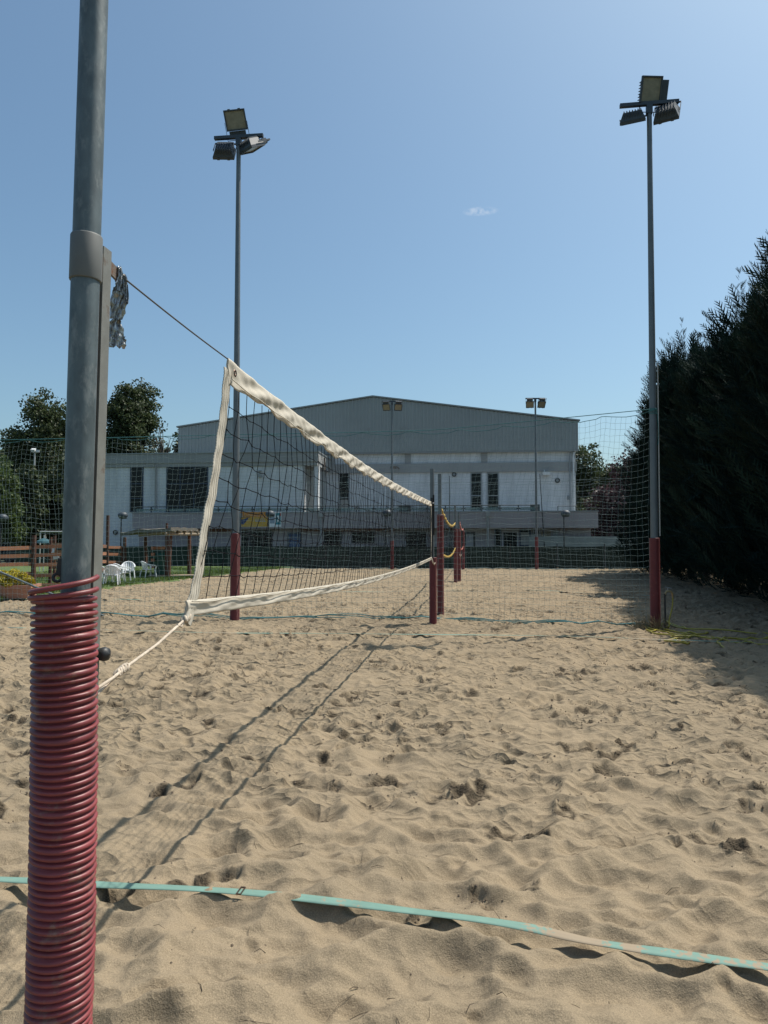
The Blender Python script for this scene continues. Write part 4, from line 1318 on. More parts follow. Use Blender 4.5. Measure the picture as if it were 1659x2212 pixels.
# ------------------------------------------------------------------ wooden slat screens, shelter, furniture on the lawn
def slat_screen(label, pts, slat_list, post_list, boards_z, cat="fence", name="slat_fence"):
    pass
def slat_panel(t, A, B, zs, w=0.11, th=0.035):
    """horizontal boards from A to B at heights zs (z at A, z at B)"""
    for z0, z1 in zs:
        g = MB(); g.bar((A.x, A.y, z0), (B.x, B.y, z1), w, th); g.build("slat", M["slat"], t)
def wpost(t, x, y, h, r=0.055):
    g = MB(); g.tube([(x, y, -0.15), (x + random.uniform(-.02, .02), y, h)], [r, r * 0.9], 10); g.build("post", M["post_wood"], t)
def zof(u, v, Y): return D(u, v, Y).z

Y1 = 21.8
a = D(-60, 1200, Y1 - 1.4); b = D(69, 1200, Y1)
t = thing("slat_fence", "weathered slat fence panel behind the yellow flower trough", "fence", (b.x, b.y, 0.05))
slat_panel(t, a, b, [(zof(-60, v + 4, Y1 - 1.4), zof(69, v, Y1)) for v in (1183, 1200, 1218, 1239)])
pA = D(73, 1200, Y1 + 0.02)
wpost(t, pA.x, pA.y, zof(73, 1156, Y1), 0.075)
wpost(t, a.x, a.y, 1.6, 0.075)
Y2 = 22.6
t = thing("slat_fence", "slat fence panel with a paper notice, just left of the near post", "fence", (D(100, 1260, Y2).x, Y2, 0.05))
a = D(76, 1200, Y1 + 0.12); b = D(170, 1200, Y2)
slat_panel(t, a, b, [(zof(76, v + 1, Y1), zof(170, v - 3, Y2)) for v in (1181, 1199, 1220, 1243, 1264)])
for u in (109, 168):
    q = D(u, 1200, Y2 + 0.05); wpost(t, q.x, q.y, zof(u, 1160, Y2))
Y3 = 26.0
t = thing("slat_fence", "slat fence panel farther back behind the near post", "fence", (D(150, 1260, Y3).x, Y3, 0.05))
a, b = D(113, 1200, Y3), D(205, 1200, Y3 - 0.4)
slat_panel(t, a, b, [(zof(113, v, Y3), zof(205, v, Y3)) for v in (1176, 1192, 1208, 1225, 1243)])
q = D(118, 1200, Y3 + 0.06); wpost(t, q.x, q.y, zof(118, 1157, Y3)); q = D(203, 1200, Y3 - .34); wpost(t, q.x, q.y, zof(203, 1157, Y3))
Y4 = 22.4
t = thing("slat_fence", "short slat fence piece peeking out right of the near post", "fence", (D(215, 1271, Y4).x, Y4, 0.05))
q = D(215.5, 1271, Y4); wpost(t, q.x, q.y, zof(215, 1150, Y4), 0.06)
a, b = D(217, 1200, Y4 + 0.5), D(229, 1200, 26.0)
slat_panel(t, a, b, [(zof(217, v, Y4 + .5), zof(229, v, 26.0)) for v in (1180, 1196, 1213, 1231)])
Y5 = 29.0
t = thing("slat_fence", "slat fence with one very tall post behind the white chairs", "fence", (D(232, 1245, Y5).x, Y5, 0.05))
q = D(232, 1200, Y5); wpost(t, q.x, q.y, zof(232, 1113, Y5), 0.07)
a, b = D(233.5, 1200, Y5 - .1), D(262, 1200, Y5 + 1.6)
slat_panel(t, a, b, [(zof(233.5, v, Y5), zof(262, v + 0.5, Y5 + 1.6)) for v in (1182, 1197, 1214, 1230)])
q = D(263, 1200, Y5 + 1.65); wpost(t, q.x, q.y, zof(263, 1180, Y5 + 1.6), 0.05)
# notice and cloth strip on the screen
q = D(121, 1202, Y2 - 0.06)
g = MB(); g.box(q, (0.19, 0.01, 0.17), Matrix.Rotation(-0.08, 3, 'Y')); tag(g.build("paper_notice", M["white_paint"]), "white paper notice fixed to the slat fence left of the near post", "notice")
q = D(114, 1182, Y2 - 0.06)
g = MB(); g.grid([[q + Vector((dx + 0.01 * math.sin(k), 0.012 * math.sin(k * 1.3 + dx * 30), -0.045 * k)) for dx in (-0.03, 0, 0.04 + 0.004 * k)] for k in range(6)])
tag(g.build("cloth_strip", M["white_plastic"]), "white cloth strip hanging from the slat fence above the notice", "cloth")
# pale metal bar frame behind the screens with teal cloth on it
Yf = 33.0
t = thing("bar_frame", "pale metal bar frame standing behind the slat fences", "frame", (D(105, 1240, Yf).x, Yf, 0.05))
g = MB(); pa, pb = D(87, 1148.5, Yf), D(145, 1148.5, Yf); g.cyl(pa, pb, 0.03, n=8); g.build("top_bar", M["conduit"], t)
for q in (pa, pb):
    g = MB(); g.cyl((q.x, q.y, 0), q - Vector((0, 0, 0.032)), 0.028, n=8); g.build("leg", M["conduit"], t)
q = D(95, 1170, Yf - 0.6)
t = thing("folded_parasol", "teal parasol canopy half open behind the slat fence", "parasol", (q.x, q.y, 0.05))
g = MB(); g.lathe([(0.02, 0.16), (0.12, 0.13), (0.32, 0.02), (0.36, -0.06)], q, (0, 0, 1), 9, smooth=False); g.build("canopy", M["teal_cloth"], t)
g = MB(); g.cyl((q.x, q.y, 0.05), q + Vector((0, 0, 0.3)), 0.02, n=6); g.build("pole", M["conduit"], t)

# shelter with a reed roof
t = thing("reed_shelter", "open timber shelter with a sloping reed mat roof on the lawn", "shelter", (D(370, 1250, 29).x, 29, 0.05))
PF = [D(363, 1251, 27.9), D(409, 1245, 29.9), D(270, 1205, 33.0), D(315, 1205, 34.0)]
tops = [zof(363, 1150, 27.9), zof(409, 1150, 29.9), zof(270, 1160, 33), zof(315, 1160, 34)]
for i, q in enumerate(PF):
    g = MB(); g.tube([(q.x, q.y, 0), (q.x + (0.08 if i == 0 else -0.03), q.y, tops[i])], [0.085, 0.075], 10); g.build("post", M["post_wood"], t)
q = D(361, 1180, 27.8)
g = MB(); g.tube([(q.x - .12, q.y + .3, 0), (q.x - 0.12, q.y + .3, zof(358, 1130, 28.1))], [0.06, 0.055], 8); g.build("post", M["post_wood"], t)
c = [D(259, 1152, 31.5), D(369, 1137, 27.3), D(428, 1139, 29.4), D(330, 1146, 35.5)]
P = []
for i in range(13):
    row = []
    for j in range(9):
        a_, b_ = i / 12, j / 8
        p_ = c[0] * (1 - a_) * (1 - b_) + c[1] * a_ * (1 - b_) + c[2] * a_ * b_ + c[3] * (1 - a_) * b_
        p_ = p_ + Vector((0, 0, 0.05 * math.sin(a_ * 5) + random.uniform(-0.03, 0.03)))
        row.append(p_)
    P.append(row)
g = MB(); g.grid([list(r) for r in P], smooth=False); lowr = [[p_ - Vector((0, 0, 0.13)) for p_ in r] for r in P]
g.grid([list(reversed(r)) for r in lowr], smooth=False)
for E in ([r[0] for r in P], [r[-1] for r in P], list(P[0]), list(P[-1])):
    g.grid([[p_ - Vector((0, 0, 0.13)) for p_ in E], E], smooth=False)
g.build("reed_roof", M["thatch"], t)
for k in range(5):
    f0 = c[1] * (1 - (0.06 + k * 0.22)) + c[2] * (0.06 + k * 0.22)
    back = c[0] * (1 - (0.06 + k * 0.22)) + c[3] * (0.06 + k * 0.22)
    dirb = (back - f0).normalized()
    g = MB(); g.tube([f0 - dirb * 0.25 - Vector((0, 0, 0.19)), f0 + dirb * 3.5 - Vector((0, 0, 0.19))], 0.05, 8); g.build("rafter", M["pale_wood"], t)
g = MB(); g.tube([c[1] - Vector((0.2, 0, 0.29)), c[2] + Vector((0.15, 0, -0.29))], 0.055, 8); g.build("beam", M["pale_wood"], t)
A = D(327, 1200, 28.0); B = D(357, 1200, 30.6)
slat_panel(t, A, B, [(zof(327, v, 28.0), zof(357, v - 0.5, 30.6)) for v in (1184, 1197.5, 1210, 1224)], w=0.12)
# board on the lawn in front of the shelter
q = D(372, 1249.5, 28.2)
g = MB(); g.box((q.x, q.y + 0.35, 0.125), (2.0, 0.9, 0.05), Matrix.Rotation(0.25, 3, 'Z')); tag(g.build("plank_floor", M["pale_wood"]), "pale timber board lying on the lawn under the reed shelter", "board")

# ribbed green bin
q = D(348, 1249, 28.8)
t = thing("waste_bin", "dark green ribbed plastic bin beside the shelter post", "bin", (q.x, q.y, 0.09))
prof = [(0.001, 0.0), (0.24, 0.0)]
for k in range(14):
    z = 0.02 + k * 0.055
    prof += [(0.25 + 0.004 * k, z), (0.268 + 0.003 * k, z + 0.018), (0.268 + 0.003 * k, z + 0.036), (0.25 + 0.004 * k, z + 0.05)]
g = MB(); g.lathe(prof, (0, 0, 0), (0, 0, 1), 20); g.build("body", M["bin"], t, world=False)
g = MB(); g.lathe([(0.34, 0.80), (0.345, 0.85), (0.30, 0.92), (0.15, 0.96), (0.001, 0.97)], (0, 0, 0), (0, 0, 1), 20); g.build("lid", M["bin"], t, world=False)

# white plastic garden chairs
def make_chair():
    t = thing("garden_chair", "", "chair", (0, 0, 0), group="white plastic chairs on the lawn")
    m = M["white_plastic"]
    P = []
    for i in range(7):
        y = -0.24 + 0.46 * i / 6
        P.append([(x * (1 - 0.08 * i / 6), y, 0.43 - 0.035 * math.sin(math.pi * i / 6) * (1 - (x / 0.25) ** 2) - 0.02 * i / 6 + (-0.02 if i == 0 else 0)) for x in np.linspace(-0.25, 0.25, 7)])
    g = MB(); g.grid([list(r) for r in P]); g.grid([[(x, y, z - 0.015) for x, y, z in reversed(r)] for r in P])
    g.bar((-0.24, -0.24, 0.395), (0.24, -0.24, 0.395), 0.05, 0.02); g.build("seat", m, t, world=False)
    # curved back with vertical slots
    g = MB()
    def bp(a, z): 
        r_ = 0.27
        return Vector((r_ * math.sin(a), 0.02 + r_ * math.cos(a) * 0.75 + (z - 0.43) * 0.28, z))
    A0, A1 = -1.15, 1.15
    for k in range(7):
        a0 = A0 + (A1 - A0) * (k + 0.14) / 7; a1 = A0 + (A1 - A0) * (k + 0.86) / 7
        zt_ = 0.84 - 0.10 * (abs((a0 + a1) / 2) / 1.15) ** 2
        q0, q1, q2, q3 = bp(a0, 0.42), bp(a1, 0.42), bp(a1, zt_), bp(a0, zt_)
        n_ = Vector((math.sin((a0 + a1) / 2), math.cos((a0 + a1) / 2), 0)) * 0.014
        g.add([q0, q1, q2, q3, q0 + n_, q1 + n_, q2 + n_, q3 + n_], [(0, 1, 2, 3), (7, 6, 5, 4), (0, 4, 5, 1), (1, 5, 6, 2), (2, 6, 7, 3), (3, 7, 4, 0)])
    top_ = [bp(a, 0.85 - 0.12 * (abs(a) / 1.15) ** 2) for a in np.linspace(A0, A1, 11)]
    g.tube(top_, 0.028, 6); low_ = [bp(a, 0.43) for a in np.linspace(A0, A1, 9)]; g.tube(low_, 0.022, 6)
    g.build("backrest", m, t, world=False)
    for s in (-1, 1):
        g = MB()
        e = bp(s * 1.15, 0.73)
        pts = [e, Vector((s * 0.285, -0.02, 0.67)), Vector((s * 0.29, -0.20, 0.645)), Vector((s * 0.275, -0.27, 0.60)), Vector((s * 0.26, -0.25, 0.44))]
        for i in range(len(pts) - 1): g.bar(pts[i], pts[i + 1], 0.055 if i < 3 else 0.05, 0.03, up=(s, 0, 0.2) if i < 3 else (0, 1, 0))
        g.build("armrest", m, t, world=False)
        for y, y2 in ((-0.24, -0.28), (0.22, 0.30)):
            g = MB()
            a_, b_ = Vector((s * 0.245, y, 0.42)), Vector((s * 0.285, y2, 0.0))
            R_ = 0.032
            g.tube([a_, (a_ + b_) / 2, b_], [0.034, 0.03, 0.022], 4, smooth=False); g.build("leg", m, t, world=False)
    return t
chair = make_chair()
CH = [(320, 1252, 27.6, 2.35, "single white chair standing apart near the green bin"),
      (277, 1252, 27.0, 0.35, "white chair at the back of the chair cluster, armrest towards the bin"),
      (262, 1258, 25.0, 2.5, "white chair in the middle of the cluster, turned sideways"),
      (250, 1262, 24.0, 2.9, "white chair third from the left in the cluster"),
      (241, 1266, 23.3, 3.35, "nearest white chair of the cluster, back towards the court"),
      (222, 1263, 24.2, 2.6, "leftmost white chair, half hidden by the slat post")]
for i, (u, v, Y, rz, lab) in enumerate(CH):
    o = chair if i == 0 else copy_tree(chair)
    q = D(u, v, Y)
    o.location = (q.x, Y, 0.09)
    o.rotation_euler = (0, 0, rz)
    o.scale = (0.80, 0.80, 0.74)
    o["label"] = lab

# flower trough
q = D(20, 1299, 18.4)
t = thing("flower_trough", "long terracotta trough at the left edge of the lawn", "planter", (q.x, 18.4, 0.05), 0.14)
prof = [(0.30, 0.0), (0.36, 0.27), (0.40, 0.27), (0.40, 0.34), (0.345, 0.34), (0.33, 0.26)]
P = []
for (w_, z_) in prof:
    L_ = 0.55 + (w_ - 0.3)
    P.append([(-L_, -w_, z_), (L_, -w_, z_), (L_, w_, z_), (-L_, w_, z_)])
g = MB(); g.grid(P, smooth=False, closed=True); g.add([(-0.55, -0.3, 0), (0.55, -0.3, 0), (0.55, 0.3, 0), (-0.55, 0.3, 0)], [(3, 2, 1, 0)]); g.build("trough", M["terracotta"], t, world=False)
g = MB(); g.box((0, 0, 0.265), (1.14, 0.62, 0.03)); g.build("soil", M["soil"], t, world=False)
nl = 5200
C = rng.normal(size=(nl, 3)); C /= np.linalg.norm(C, axis=1)[:, None]
C[:, 2] = np.abs(C[:, 2])
rr = 0.55 + 0.45 * rng.random(nl) ** 0.4
bumps = 1 + 0.16 * np.sin(C[:, 0] * 9) * np.cos(C[:, 1] * 7 + C[:, 2] * 6)
C = C * (rr * bumps)[:, None] * np.array([0.62, 0.42, 0.40]) + np.array([0, 0, 0.30])
V, F, tq = leaf_quads(C, 0.055, np.clip((C[:, 2] - 0.3) / 0.4 * 0.5 + rng.random(nl) * 0.5, 0, 1), 0.6, 0.7, 77)
t = thing("yellow_shrub", "yellow-green leafy shrub growing in the terracotta trough", "plant", (q.x, 18.4, 0.05), 0.14)
np_mesh("foliage", V, F, M["leaf_yellow"], t, attr={"tone": tq})
g = MB()
for k in range(9):
    a = random.uniform(0, 6.28); g.tube([(0.3 * math.cos(a), 0.15 * math.sin(a), 0.26), (0.45 * math.cos(a), 0.28 * math.sin(a), 0.55)], [0.012, 0.006], 5)
g.build("stem", M["bark"], t, world=False)

# ------------------------------------------------------------------ corrugated guards
def guard_profile(z0, z1, R, pitch=0.0172, amp=0.0075):
    prof = [(R - amp - 0.012, z0), (R - amp, z0)]
    n = int((z1 - z0) / pitch)
    p = (z1 - z0) / n
    for k in range(n):
        z = z0 + k * p
        prof += [(R - amp, z + 0.02 * p), (R - amp, z + 0.16 * p), (R - 0.22 * amp, z + 0.26 * p), (R, z + 0.45 * p), (R, z + 0.67 * p), (R - 0.22 * amp, z + 0.86 * p), (R - amp, z + 0.97 * p)]
    prof += [(R - amp, z1), (R - amp - 0.012, z1)]
    return prof

# ------------------------------------------------------------------ net geometry line
NP0 = Vector((-0.706, 1.85, 0)); NP1 = Vector((0.89, 13.2, 0))
NDIR = (NP1 - NP0).normalized()
def net_x(Y): return NP0.x + (Y - NP0.y) * (NP1.x - NP0.x) / (NP1.y - NP0.y)
NNRM = Vector((NDIR.y, -NDIR.x, 0))        # towards the sunny side

# near post
pt, pb = D(205, -40, 1.78), D(127, 2400, 1.78)
pz = (pb - pt).normalized()
def on_pole(z): 
    k = (z - pt.z) / (pb.z - pt.z)
    return pt + (pb - pt) * k
base = on_pole(0.0)
post = thing("net_post", "galvanised net post in the foreground with a grey collar and peeling maroon guard", "post", tuple(base), group="volleyball net posts with maroon guards")
zu = CAM_H + (1168 - 500) / FPX * 1.78; zl = CAM_H + (1168 - 600) / FPX * 1.78
R0 = 0.0345
g = MB(); g.tube([on_pole(-0.3), on_pole(zl)], R0, 48); g.tube([on_pole(zl), on_pole(zu)], R0, 48, caps=False); g.tube([on_pole(zu), on_pole(3.4)], R0 - 0.0005, 48)
g.build("pole", M["galv"], post)
ax = (on_pole(3) - on_pole(0)).normalized()
g = MB(); g.lathe([(R0 + 0.0004, 0.0), (R0 + 0.0035, 0.0005), (R0 + 0.0042, 0.003), (R0 + 0.0042, zu - zl - 0.003), (R0 + 0.003, zu - zl), (R0, zu - zl + 0.0005)], on_pole(zl), ax, 48); g.build("collar", M["collar"], post)
# rail on the net side of the pole
def rail_box(off, side, wz0, wz1, w, dpt, name, m, parent=None):
    a = on_pole(wz0) + NDIR * off + NNRM * side; b = on_pole(wz1) + NDIR * off + NNRM * side
    g = MB()
    R_ = Matrix((NNRM, NDIR, ax)).transposed()
    g.box((a + b) / 2, (w, dpt, (b - a).length), R_)
    return g.build(name, m, parent or post)
ztopr = CAM_H + (1168 - 528) / FPX * 1.86
rail_box(0.083, 0.0, -0.2, ztopr, 0.022, 0.040, "rail", M["rail"])
rail_box(0.049, 0.0, -0.2, zl - 0.005, 0.012, 0.026, "rail_web", M["rail_slot"])
rail_box(0.055, 0.0, zl + 0.02, zu - 0.02, 0.020, 0.014, "collar_tab", M["rusty"])
zarm = CAM_H + (1168 - 570) / FPX * 1.9
a = on_pole(zarm) + NDIR * 0.105
g = MB(); g.bar(a, a + NDIR * 0.075 + Vector((0, 0, -0.012)), 0.035, 0.007); g.build("hook_arm", M["rusty"], post)
a2 = a + NDIR * 0.07 + Vector((0, 0, -0.012))
g = MB(); g.lathe([(0.001, -0.012), (0.014, -0.012), (0.014, -0.006), (0.008, 0.0), (0.014, 0.006), (0.014, 0.012), (0.001, 0.012)], a2, NNRM, 16); g.build("pulley", M["black_steel"], post)
HOOK = a2
# guard, off centre to the left of the pole
view_r = Vector((0.92, 0.38, 0)).normalized()
zg = CAM_H + (1168 - 1282) / FPX * 1.72
gc0 = on_pole(0) - view_r * 0.034
gt = on_pole(zg) - view_r * 0.034
gax = (gt - gc0).normalized()
gl = (gt - gc0).length
GZ = [(D(u, v, 1.735)) for u, v in ((118, 2620), (127, 2212), (136, 1900), (139.5, 1600), (139.5, 1290))]
def gcentre(z):
    zs = [p.z for p in GZ]
    return Vector((float(np.interp(z, zs, [p.x for p in GZ])), float(np.interp(z, zs, [p.y for p in GZ])), z))
def gcentre_s(z): return (gcentre(z - 0.09) + gcentre(z) * 2 + gcentre(z + 0.09)) / 4
gt = gcentre_s(GZ[-1].z); zg = gt.z
P = []
gr = random.Random(4)
njit = [(gr.uniform(-0.0008, 0.0008), gr.uniform(-0.0011, 0.0011), gr.uniform(-0.0016, 0.0016), gr.uniform(0, 6.28)) for _ in range(200)]
for r_, z_ in guard_profile(-0.15, zg, 0.0755, 0.0168, 0.0115):
    c_ = gcentre_s(z_); c_.z = z_
    jr, jz, jt, jp = njit[int((z_ + 0.15) / 0.0168)]
    c_ = c_ + Vector((jr * 0.8, jr * 0.5, jz))
    P.append([c_ + Vector((math.cos(a_) * (r_ + jr + 0.0008 * math.sin(2 * a_ + jp)), math.sin(a_) * (r_ + jr), 0.0035 * math.sin(a_ + z_ * 6) + jt * math.sin(a_ + jp))) for a_ in np.linspace(0, 2 * math.pi, 65)[:-1]])
g = MB(); g.grid(P, closed=True)
guard = g.build("pipe_guard", M["guard"], post)
# the torn top turns of the guard curl up on the right
loose = []
for k in range(2):
    pts = []
    for i in range(40):
        f = i / 39
        ang = -0.15 * math.pi - f * 1.25 * math.pi      # front half turning from right to left, behind
        rise = (0.040 - 0.018 * k) * (1 - f) ** 1.2 + 0.004 - 0.012 * k
        rr_ = 0.0735 + 0.002 * math.sin(9 * f)
        c_ = gt + gax * (0.006 + rise)
        # right vector / toward camera vector
        tocam = Vector((0.38, -0.92, 0))
        aa = math.pi * (0.06 + 1.05 * f)
        pts.append(c_ + view_r * (math.cos(aa) * rr_) + tocam * (math.sin(aa) * rr_))
    g = MB(); g.tube(pts, [0.0035] + [0.0066] * 38 + [0.004], 10); g.build("loose_coil", M["guard"], guard)
# eye plate on the left, knob on the right
zk = CAM_H + (1168 - 1240) / FPX * 1.78
cpl = on_pole(zk) - view_r * (R0 + 0.006)
g = MB(); g.lathe([(0.006, -0.003), (0.013, -0.003), (0.013, 0.003), (0.006, 0.003), (0.006, -0.003)], cpl + Vector((-0.002, 0, -0.008)), (0.3, -0.95, 0), 16); g.bar(cpl + Vector((0.0, 0, 0.0)), cpl + Vector((0.006, 0, 0.04)), 0.006, 0.012, up=(0.3, -0.95, 0)); g.build("eye_plate", M["black_steel"], post)
zk = CAM_H + (1168 - 1408) / FPX * 1.9
ck = on_pole(zk) + NDIR * 0.10 + NNRM * -0.004
g = MB(); g.lathe([(0.005, 0.0), (0.006, 0.012), (0.016, 0.018), (0.019, 0.03), (0.016, 0.040), (0.001, 0.045)], ck, NNRM, 16); g.build("locking_knob", M["black_steel"], post)

# ragged silver tape hanging from the hook
t = thing("tape_rag", "ragged strip of silver tape hanging from the near post's hook", "tape", tuple(HOOK))
rr_ = random.Random(5)
def ragged(path, widths, name, seed):
    r = random.Random(seed)
    P = []
    for i in range(len(path) * 4 - 3):
        k = i / 4; j = min(int(k), len(path) - 2); f = k - j
        c_ = path[j] * (1 - f) + path[j + 1] * f
        w_ = widths[j] * (1 - f) + widths[j + 1] * f
        row = []
        for q in range(9):
            s = q / 8 - 0.5
            row.append(c_ + view_r * (s * w_ * r.uniform(0.85, 1.15)) + Vector((0.38, -0.92, 0)) * (0.008 * math.sin(q * 1.9 + i * 0.7 + seed) + r.uniform(-0.003, 0.003)) + Vector((0, 0, r.uniform(-0.003, 0.003))))
        P.append(row)
    g = MB(); g.grid(P); tc_ = Vector((-0.38, 0.92, 0)) * 0.0012
    g.grid([[p_ + tc_ for p_ in reversed(rw)] for rw in P])
    g.build(name, M["duct"], t)
YR = 1.93
def rp(u, v): return D(u + 4, v, YR)
ragged([rp(252, 575), rp(256, 592), rp(258, 612), rp(257, 628)], [0.014, 0.018, 0.030, 0.034], "tape_strip", 1)
ragged([rp(255, 622), rp(253, 640), rp(250, 665), rp(247, 690)], [0.030, 0.046, 0.042, 0.030], "tape_strip", 2)
ragged([rp(266, 612), rp(268, 635), rp(271, 655)], [0.012, 0.014, 0.008], "tape_strip", 3)
ragged([rp(247, 686), rp(245, 700), rp(247, 720), rp(249, 735), rp(250, 750)], [0.016, 0.036, 0.042, 0.046, 0.038], "tape_strip", 4)

# ------------------------------------------------------------------ the foreground net
net = thing("volleyball_net", "cream banded black volleyball net stretched across the first court", "net", (net_x(7), 7, 0), group="nets across the courts")
top_Y = np.array([2.30, 2.67, 3.32, 4.286, 5.7, 7.57, 10.0, 13.15])
top_Z = np.array([2.225, 2.21, 2.193, 2.16, 2.145, 2.15, 2.18, 2.235])
bot_Y = np.array([2.28, 2.99, 4.29, 7.57, 10.5, 13.1])
bot_Z = np.array([1.272, 1.243, 1.193, 1.140, 1.142, 1.165])
def ztopn(Y): return np.interp(Y, top_Y, top_Z)
def zbotn(Y): return np.interp(Y, bot_Y, bot_Z)
def smooth_interp(xs, ys):
    import numpy as _n
    c = _n.polyfit(xs, ys, 4)
    return lambda x: _n.polyval(c, x)
ztopn = smooth_interp(top_Y, top_Z); zbotn = smooth_interp(bot_Y, bot_Z)

YT0 = 2.66; YB0 = 2.31; YE = 13.06
def band(name, zf, y0, y1, h, seed, wr, parent=net, m=None, nx=720, nr_=11, hang=True):
    """a folded canvas band, a flat tube of cloth with diagonal creases"""
    r = np.random.default_rng(seed)
    ys = np.linspace(y0, y1, nx)
    dist = ys - y0
    ph = r.uniform(0, 6.28, 8)
    def crease(s, t):
        q = np.zeros_like(s)
        for k, (fr, sl, am) in enumerate(((9.5, 5.0, 1.0), (17.0, 8.0, 0.8), (31.0, 5.0, 0.55), (4.1, 3.0, 0.5), (47, -7, 0.3))):
            q += am * np.sin(s * fr + t * sl + ph[k] + 0.9 * np.sin(s * 1.7 + k))
        return np.sign(q) * np.abs(q) ** 0.85
    rows_ = []
    cfs = [(t, 1) for t in np.linspace(0, 1, nr_)] + [(t, -1) for t in np.linspace(1, 0, nr_)]
    for t, sd in cfs:
        amp = wr * (0.15 + 0.85 * math.sin(math.pi * min(1, t * 0.75 + 0.12)))
        off = crease(dist, np.full(nx, t)) * amp + sd * 0.004 * (1 if 0 < t < 1 else 0.3)
        lower = 0.0 if t < 0.9 else 0.010 * np.sin(dist * 11 + ph[5]) + 0.006 * np.sin(dist * 23 + ph[6])
        z = zf(ys) - t * h + (lower if hang else 0)
        X = np.array([net_x(y) for y in ys])
        rows_.append(np.stack([X + NNRM.x * off, ys + NNRM.y * off, z], 1))
    P = np.stack(rows_, 1)
    g = MB()
    nn = P.shape[1]
    vs = P.reshape(-1, 3).tolist()
    fs = []
    for i in range(nx - 1):
        for j in range(nn):
            j2 = (j + 1) % nn
            fs.append((i * nn + j, i * nn + j2, (i + 1) * nn + j2, (i + 1) * nn + j))
    g.add(vs, fs, True)
    g.add([vs[j] for j in range(nn)], [tuple(range(nn))]); g.add([vs[(nx - 1) * nn + j] for j in range(nn)], [tuple(range(nn - 1, -1, -1))])
    return g.build(name, m or M["band"], parent)
TB = band("top_band", ztopn, YT0, YE, 0.088, 3, 0.0058)
BB = band("bottom_band", lambda y: zbotn(y) + 0.055, YB0, YE, 0.052, 4, 0.0022, hang=False)
# seam lines on both bands
for zf, y0, h, par in ((ztopn, YT0, 0.080, TB), (lambda y: zbotn(y) + 0.055, YB0, 0.006, BB)):
    g = MB(); g.tube([(net_x(y) + NNRM.x * 0.012, y + NNRM.y * 0.012, zf(y) - h + 0.003 * math.sin(y * 17)) for y in np.linspace(y0 + 0.02, YE - 0.05, 260)], 0.0022, 5); g.build("seam", M["stitch"], par)
# grommet
yg = YT0 + 0.055
cg = Vector((net_x(yg), yg, float(ztopn(yg)) - 0.044)) + NNRM * 0.010
g = MB(); g.lathe([(0.006, 0.0), (0.008, 0.003), (0.013, 0.003), (0.015, 0.0)], cg, NNRM, 20); g.build("grommet", M["grommet"], TB)
# side band at the near edge, bent by the pull of the ropes
sb_px = [(491, 800), (486, 850), (482, 905), (475, 960), (466, 1010), (457, 1070), (448, 1120), (437, 1185), (427, 1240), (418, 1290), (409, 1322)]
def net_point(u, v):
    a_ = (u - 829.5) / FPX
    r_ = ray(u, v)
    a_ = r_.x / r_.y
    k_ = (NP1.x - NP0.x) / (NP1.y - NP0.y)
    Y = (NP0.x - k_ * NP0.y) / (a_ - k_)
    return D(u, v, Y)
path = [net_point(u, v) for u, v in sb_px]
def cr2(P, n=4):
    out = []
    Q = [P[0]] + P + [P[-1]]
    for i in range(1, len(Q) - 2):
        p0, p1, p2, p3 = Q[i - 1], Q[i], Q[i + 1], Q[i + 2]
        for k in range(n):
            t_ = k / n
            out.append(0.5 * ((2 * p1) + (p2 - p0) * t_ + (2 * p0 - 5 * p1 + 4 * p2 - p3) * t_ ** 2 + (3 * p1 - p0 - 3 * p2 + p3) * t_ ** 3))
    out.append(P[-1])
    return out
def strip(path, w, parent, name, m, th=0.004, seed=1, zig=True, dirw=None, nsub=4):
    r = random.Random(seed)
    pts = []
    for i in range(len(path) - 1):
        for k in range(nsub):
            pts.append(path[i].lerp(path[i + 1], k / nsub))
    pts.append(path[-1])
    fr, bk = [], []
    for i, p in enumerate(pts):
        tng = (pts[min(i + 1, len(pts) - 1)] - pts[max(i - 1, 0)]).normalized()
        wd = (NDIR - tng * NDIR.dot(tng)).normalized() if dirw is None else dirw
        row, rb = [], []
        for q in range(8):
            s = q / 7 - 0.5
            zg_ = (0.0018 if (i % 2 == 0) else -0.0018) if (zig and q == 0) else 0
            off = 0.0022 * math.sin(i * 0.11 + q * 0.9) + 0.0012 * math.sin(i * 0.41 + 2 * s)
            c_ = p + wd * (s * w + zg_) + NNRM * off
            row.append(c_ + NNRM * th * 0.5); rb.append(c_ - NNRM * th * 0.5)
        fr.append(row); bk.append(rb)
    g = MB()
    P = [a + list(reversed(b)) for a, b in zip(fr, bk)]
    g.grid(P, closed=True)
    return g.build(name, m, parent), pts
SB, SBP = strip(cr2(path), 0.064, net, "side_band", M["band"], seed=3)
for s in (-0.020, -0.006, 0.008, 0.021):
    g = MB(); g.tube([p + NDIR * s + NNRM * (0.0030 + 0.0022 * math.sin(i * 0.11 + (s / 0.064 + 0.5) * 7 * 0.9) + 0.0012 * math.sin(i * 0.41 + 2 * s / 0.064)) for i, p in enumerate(SBP)], 0.0012, 4); g.build("stitching", M["stitch"], SB)
# far edge band
pa = [Vector((net_x(13.02), 13.02, z)) for z in np.linspace(2.16, 1.18, 8)]
strip(pa, 0.05, net, "side_band", M["band"], seed=4, zig=False)
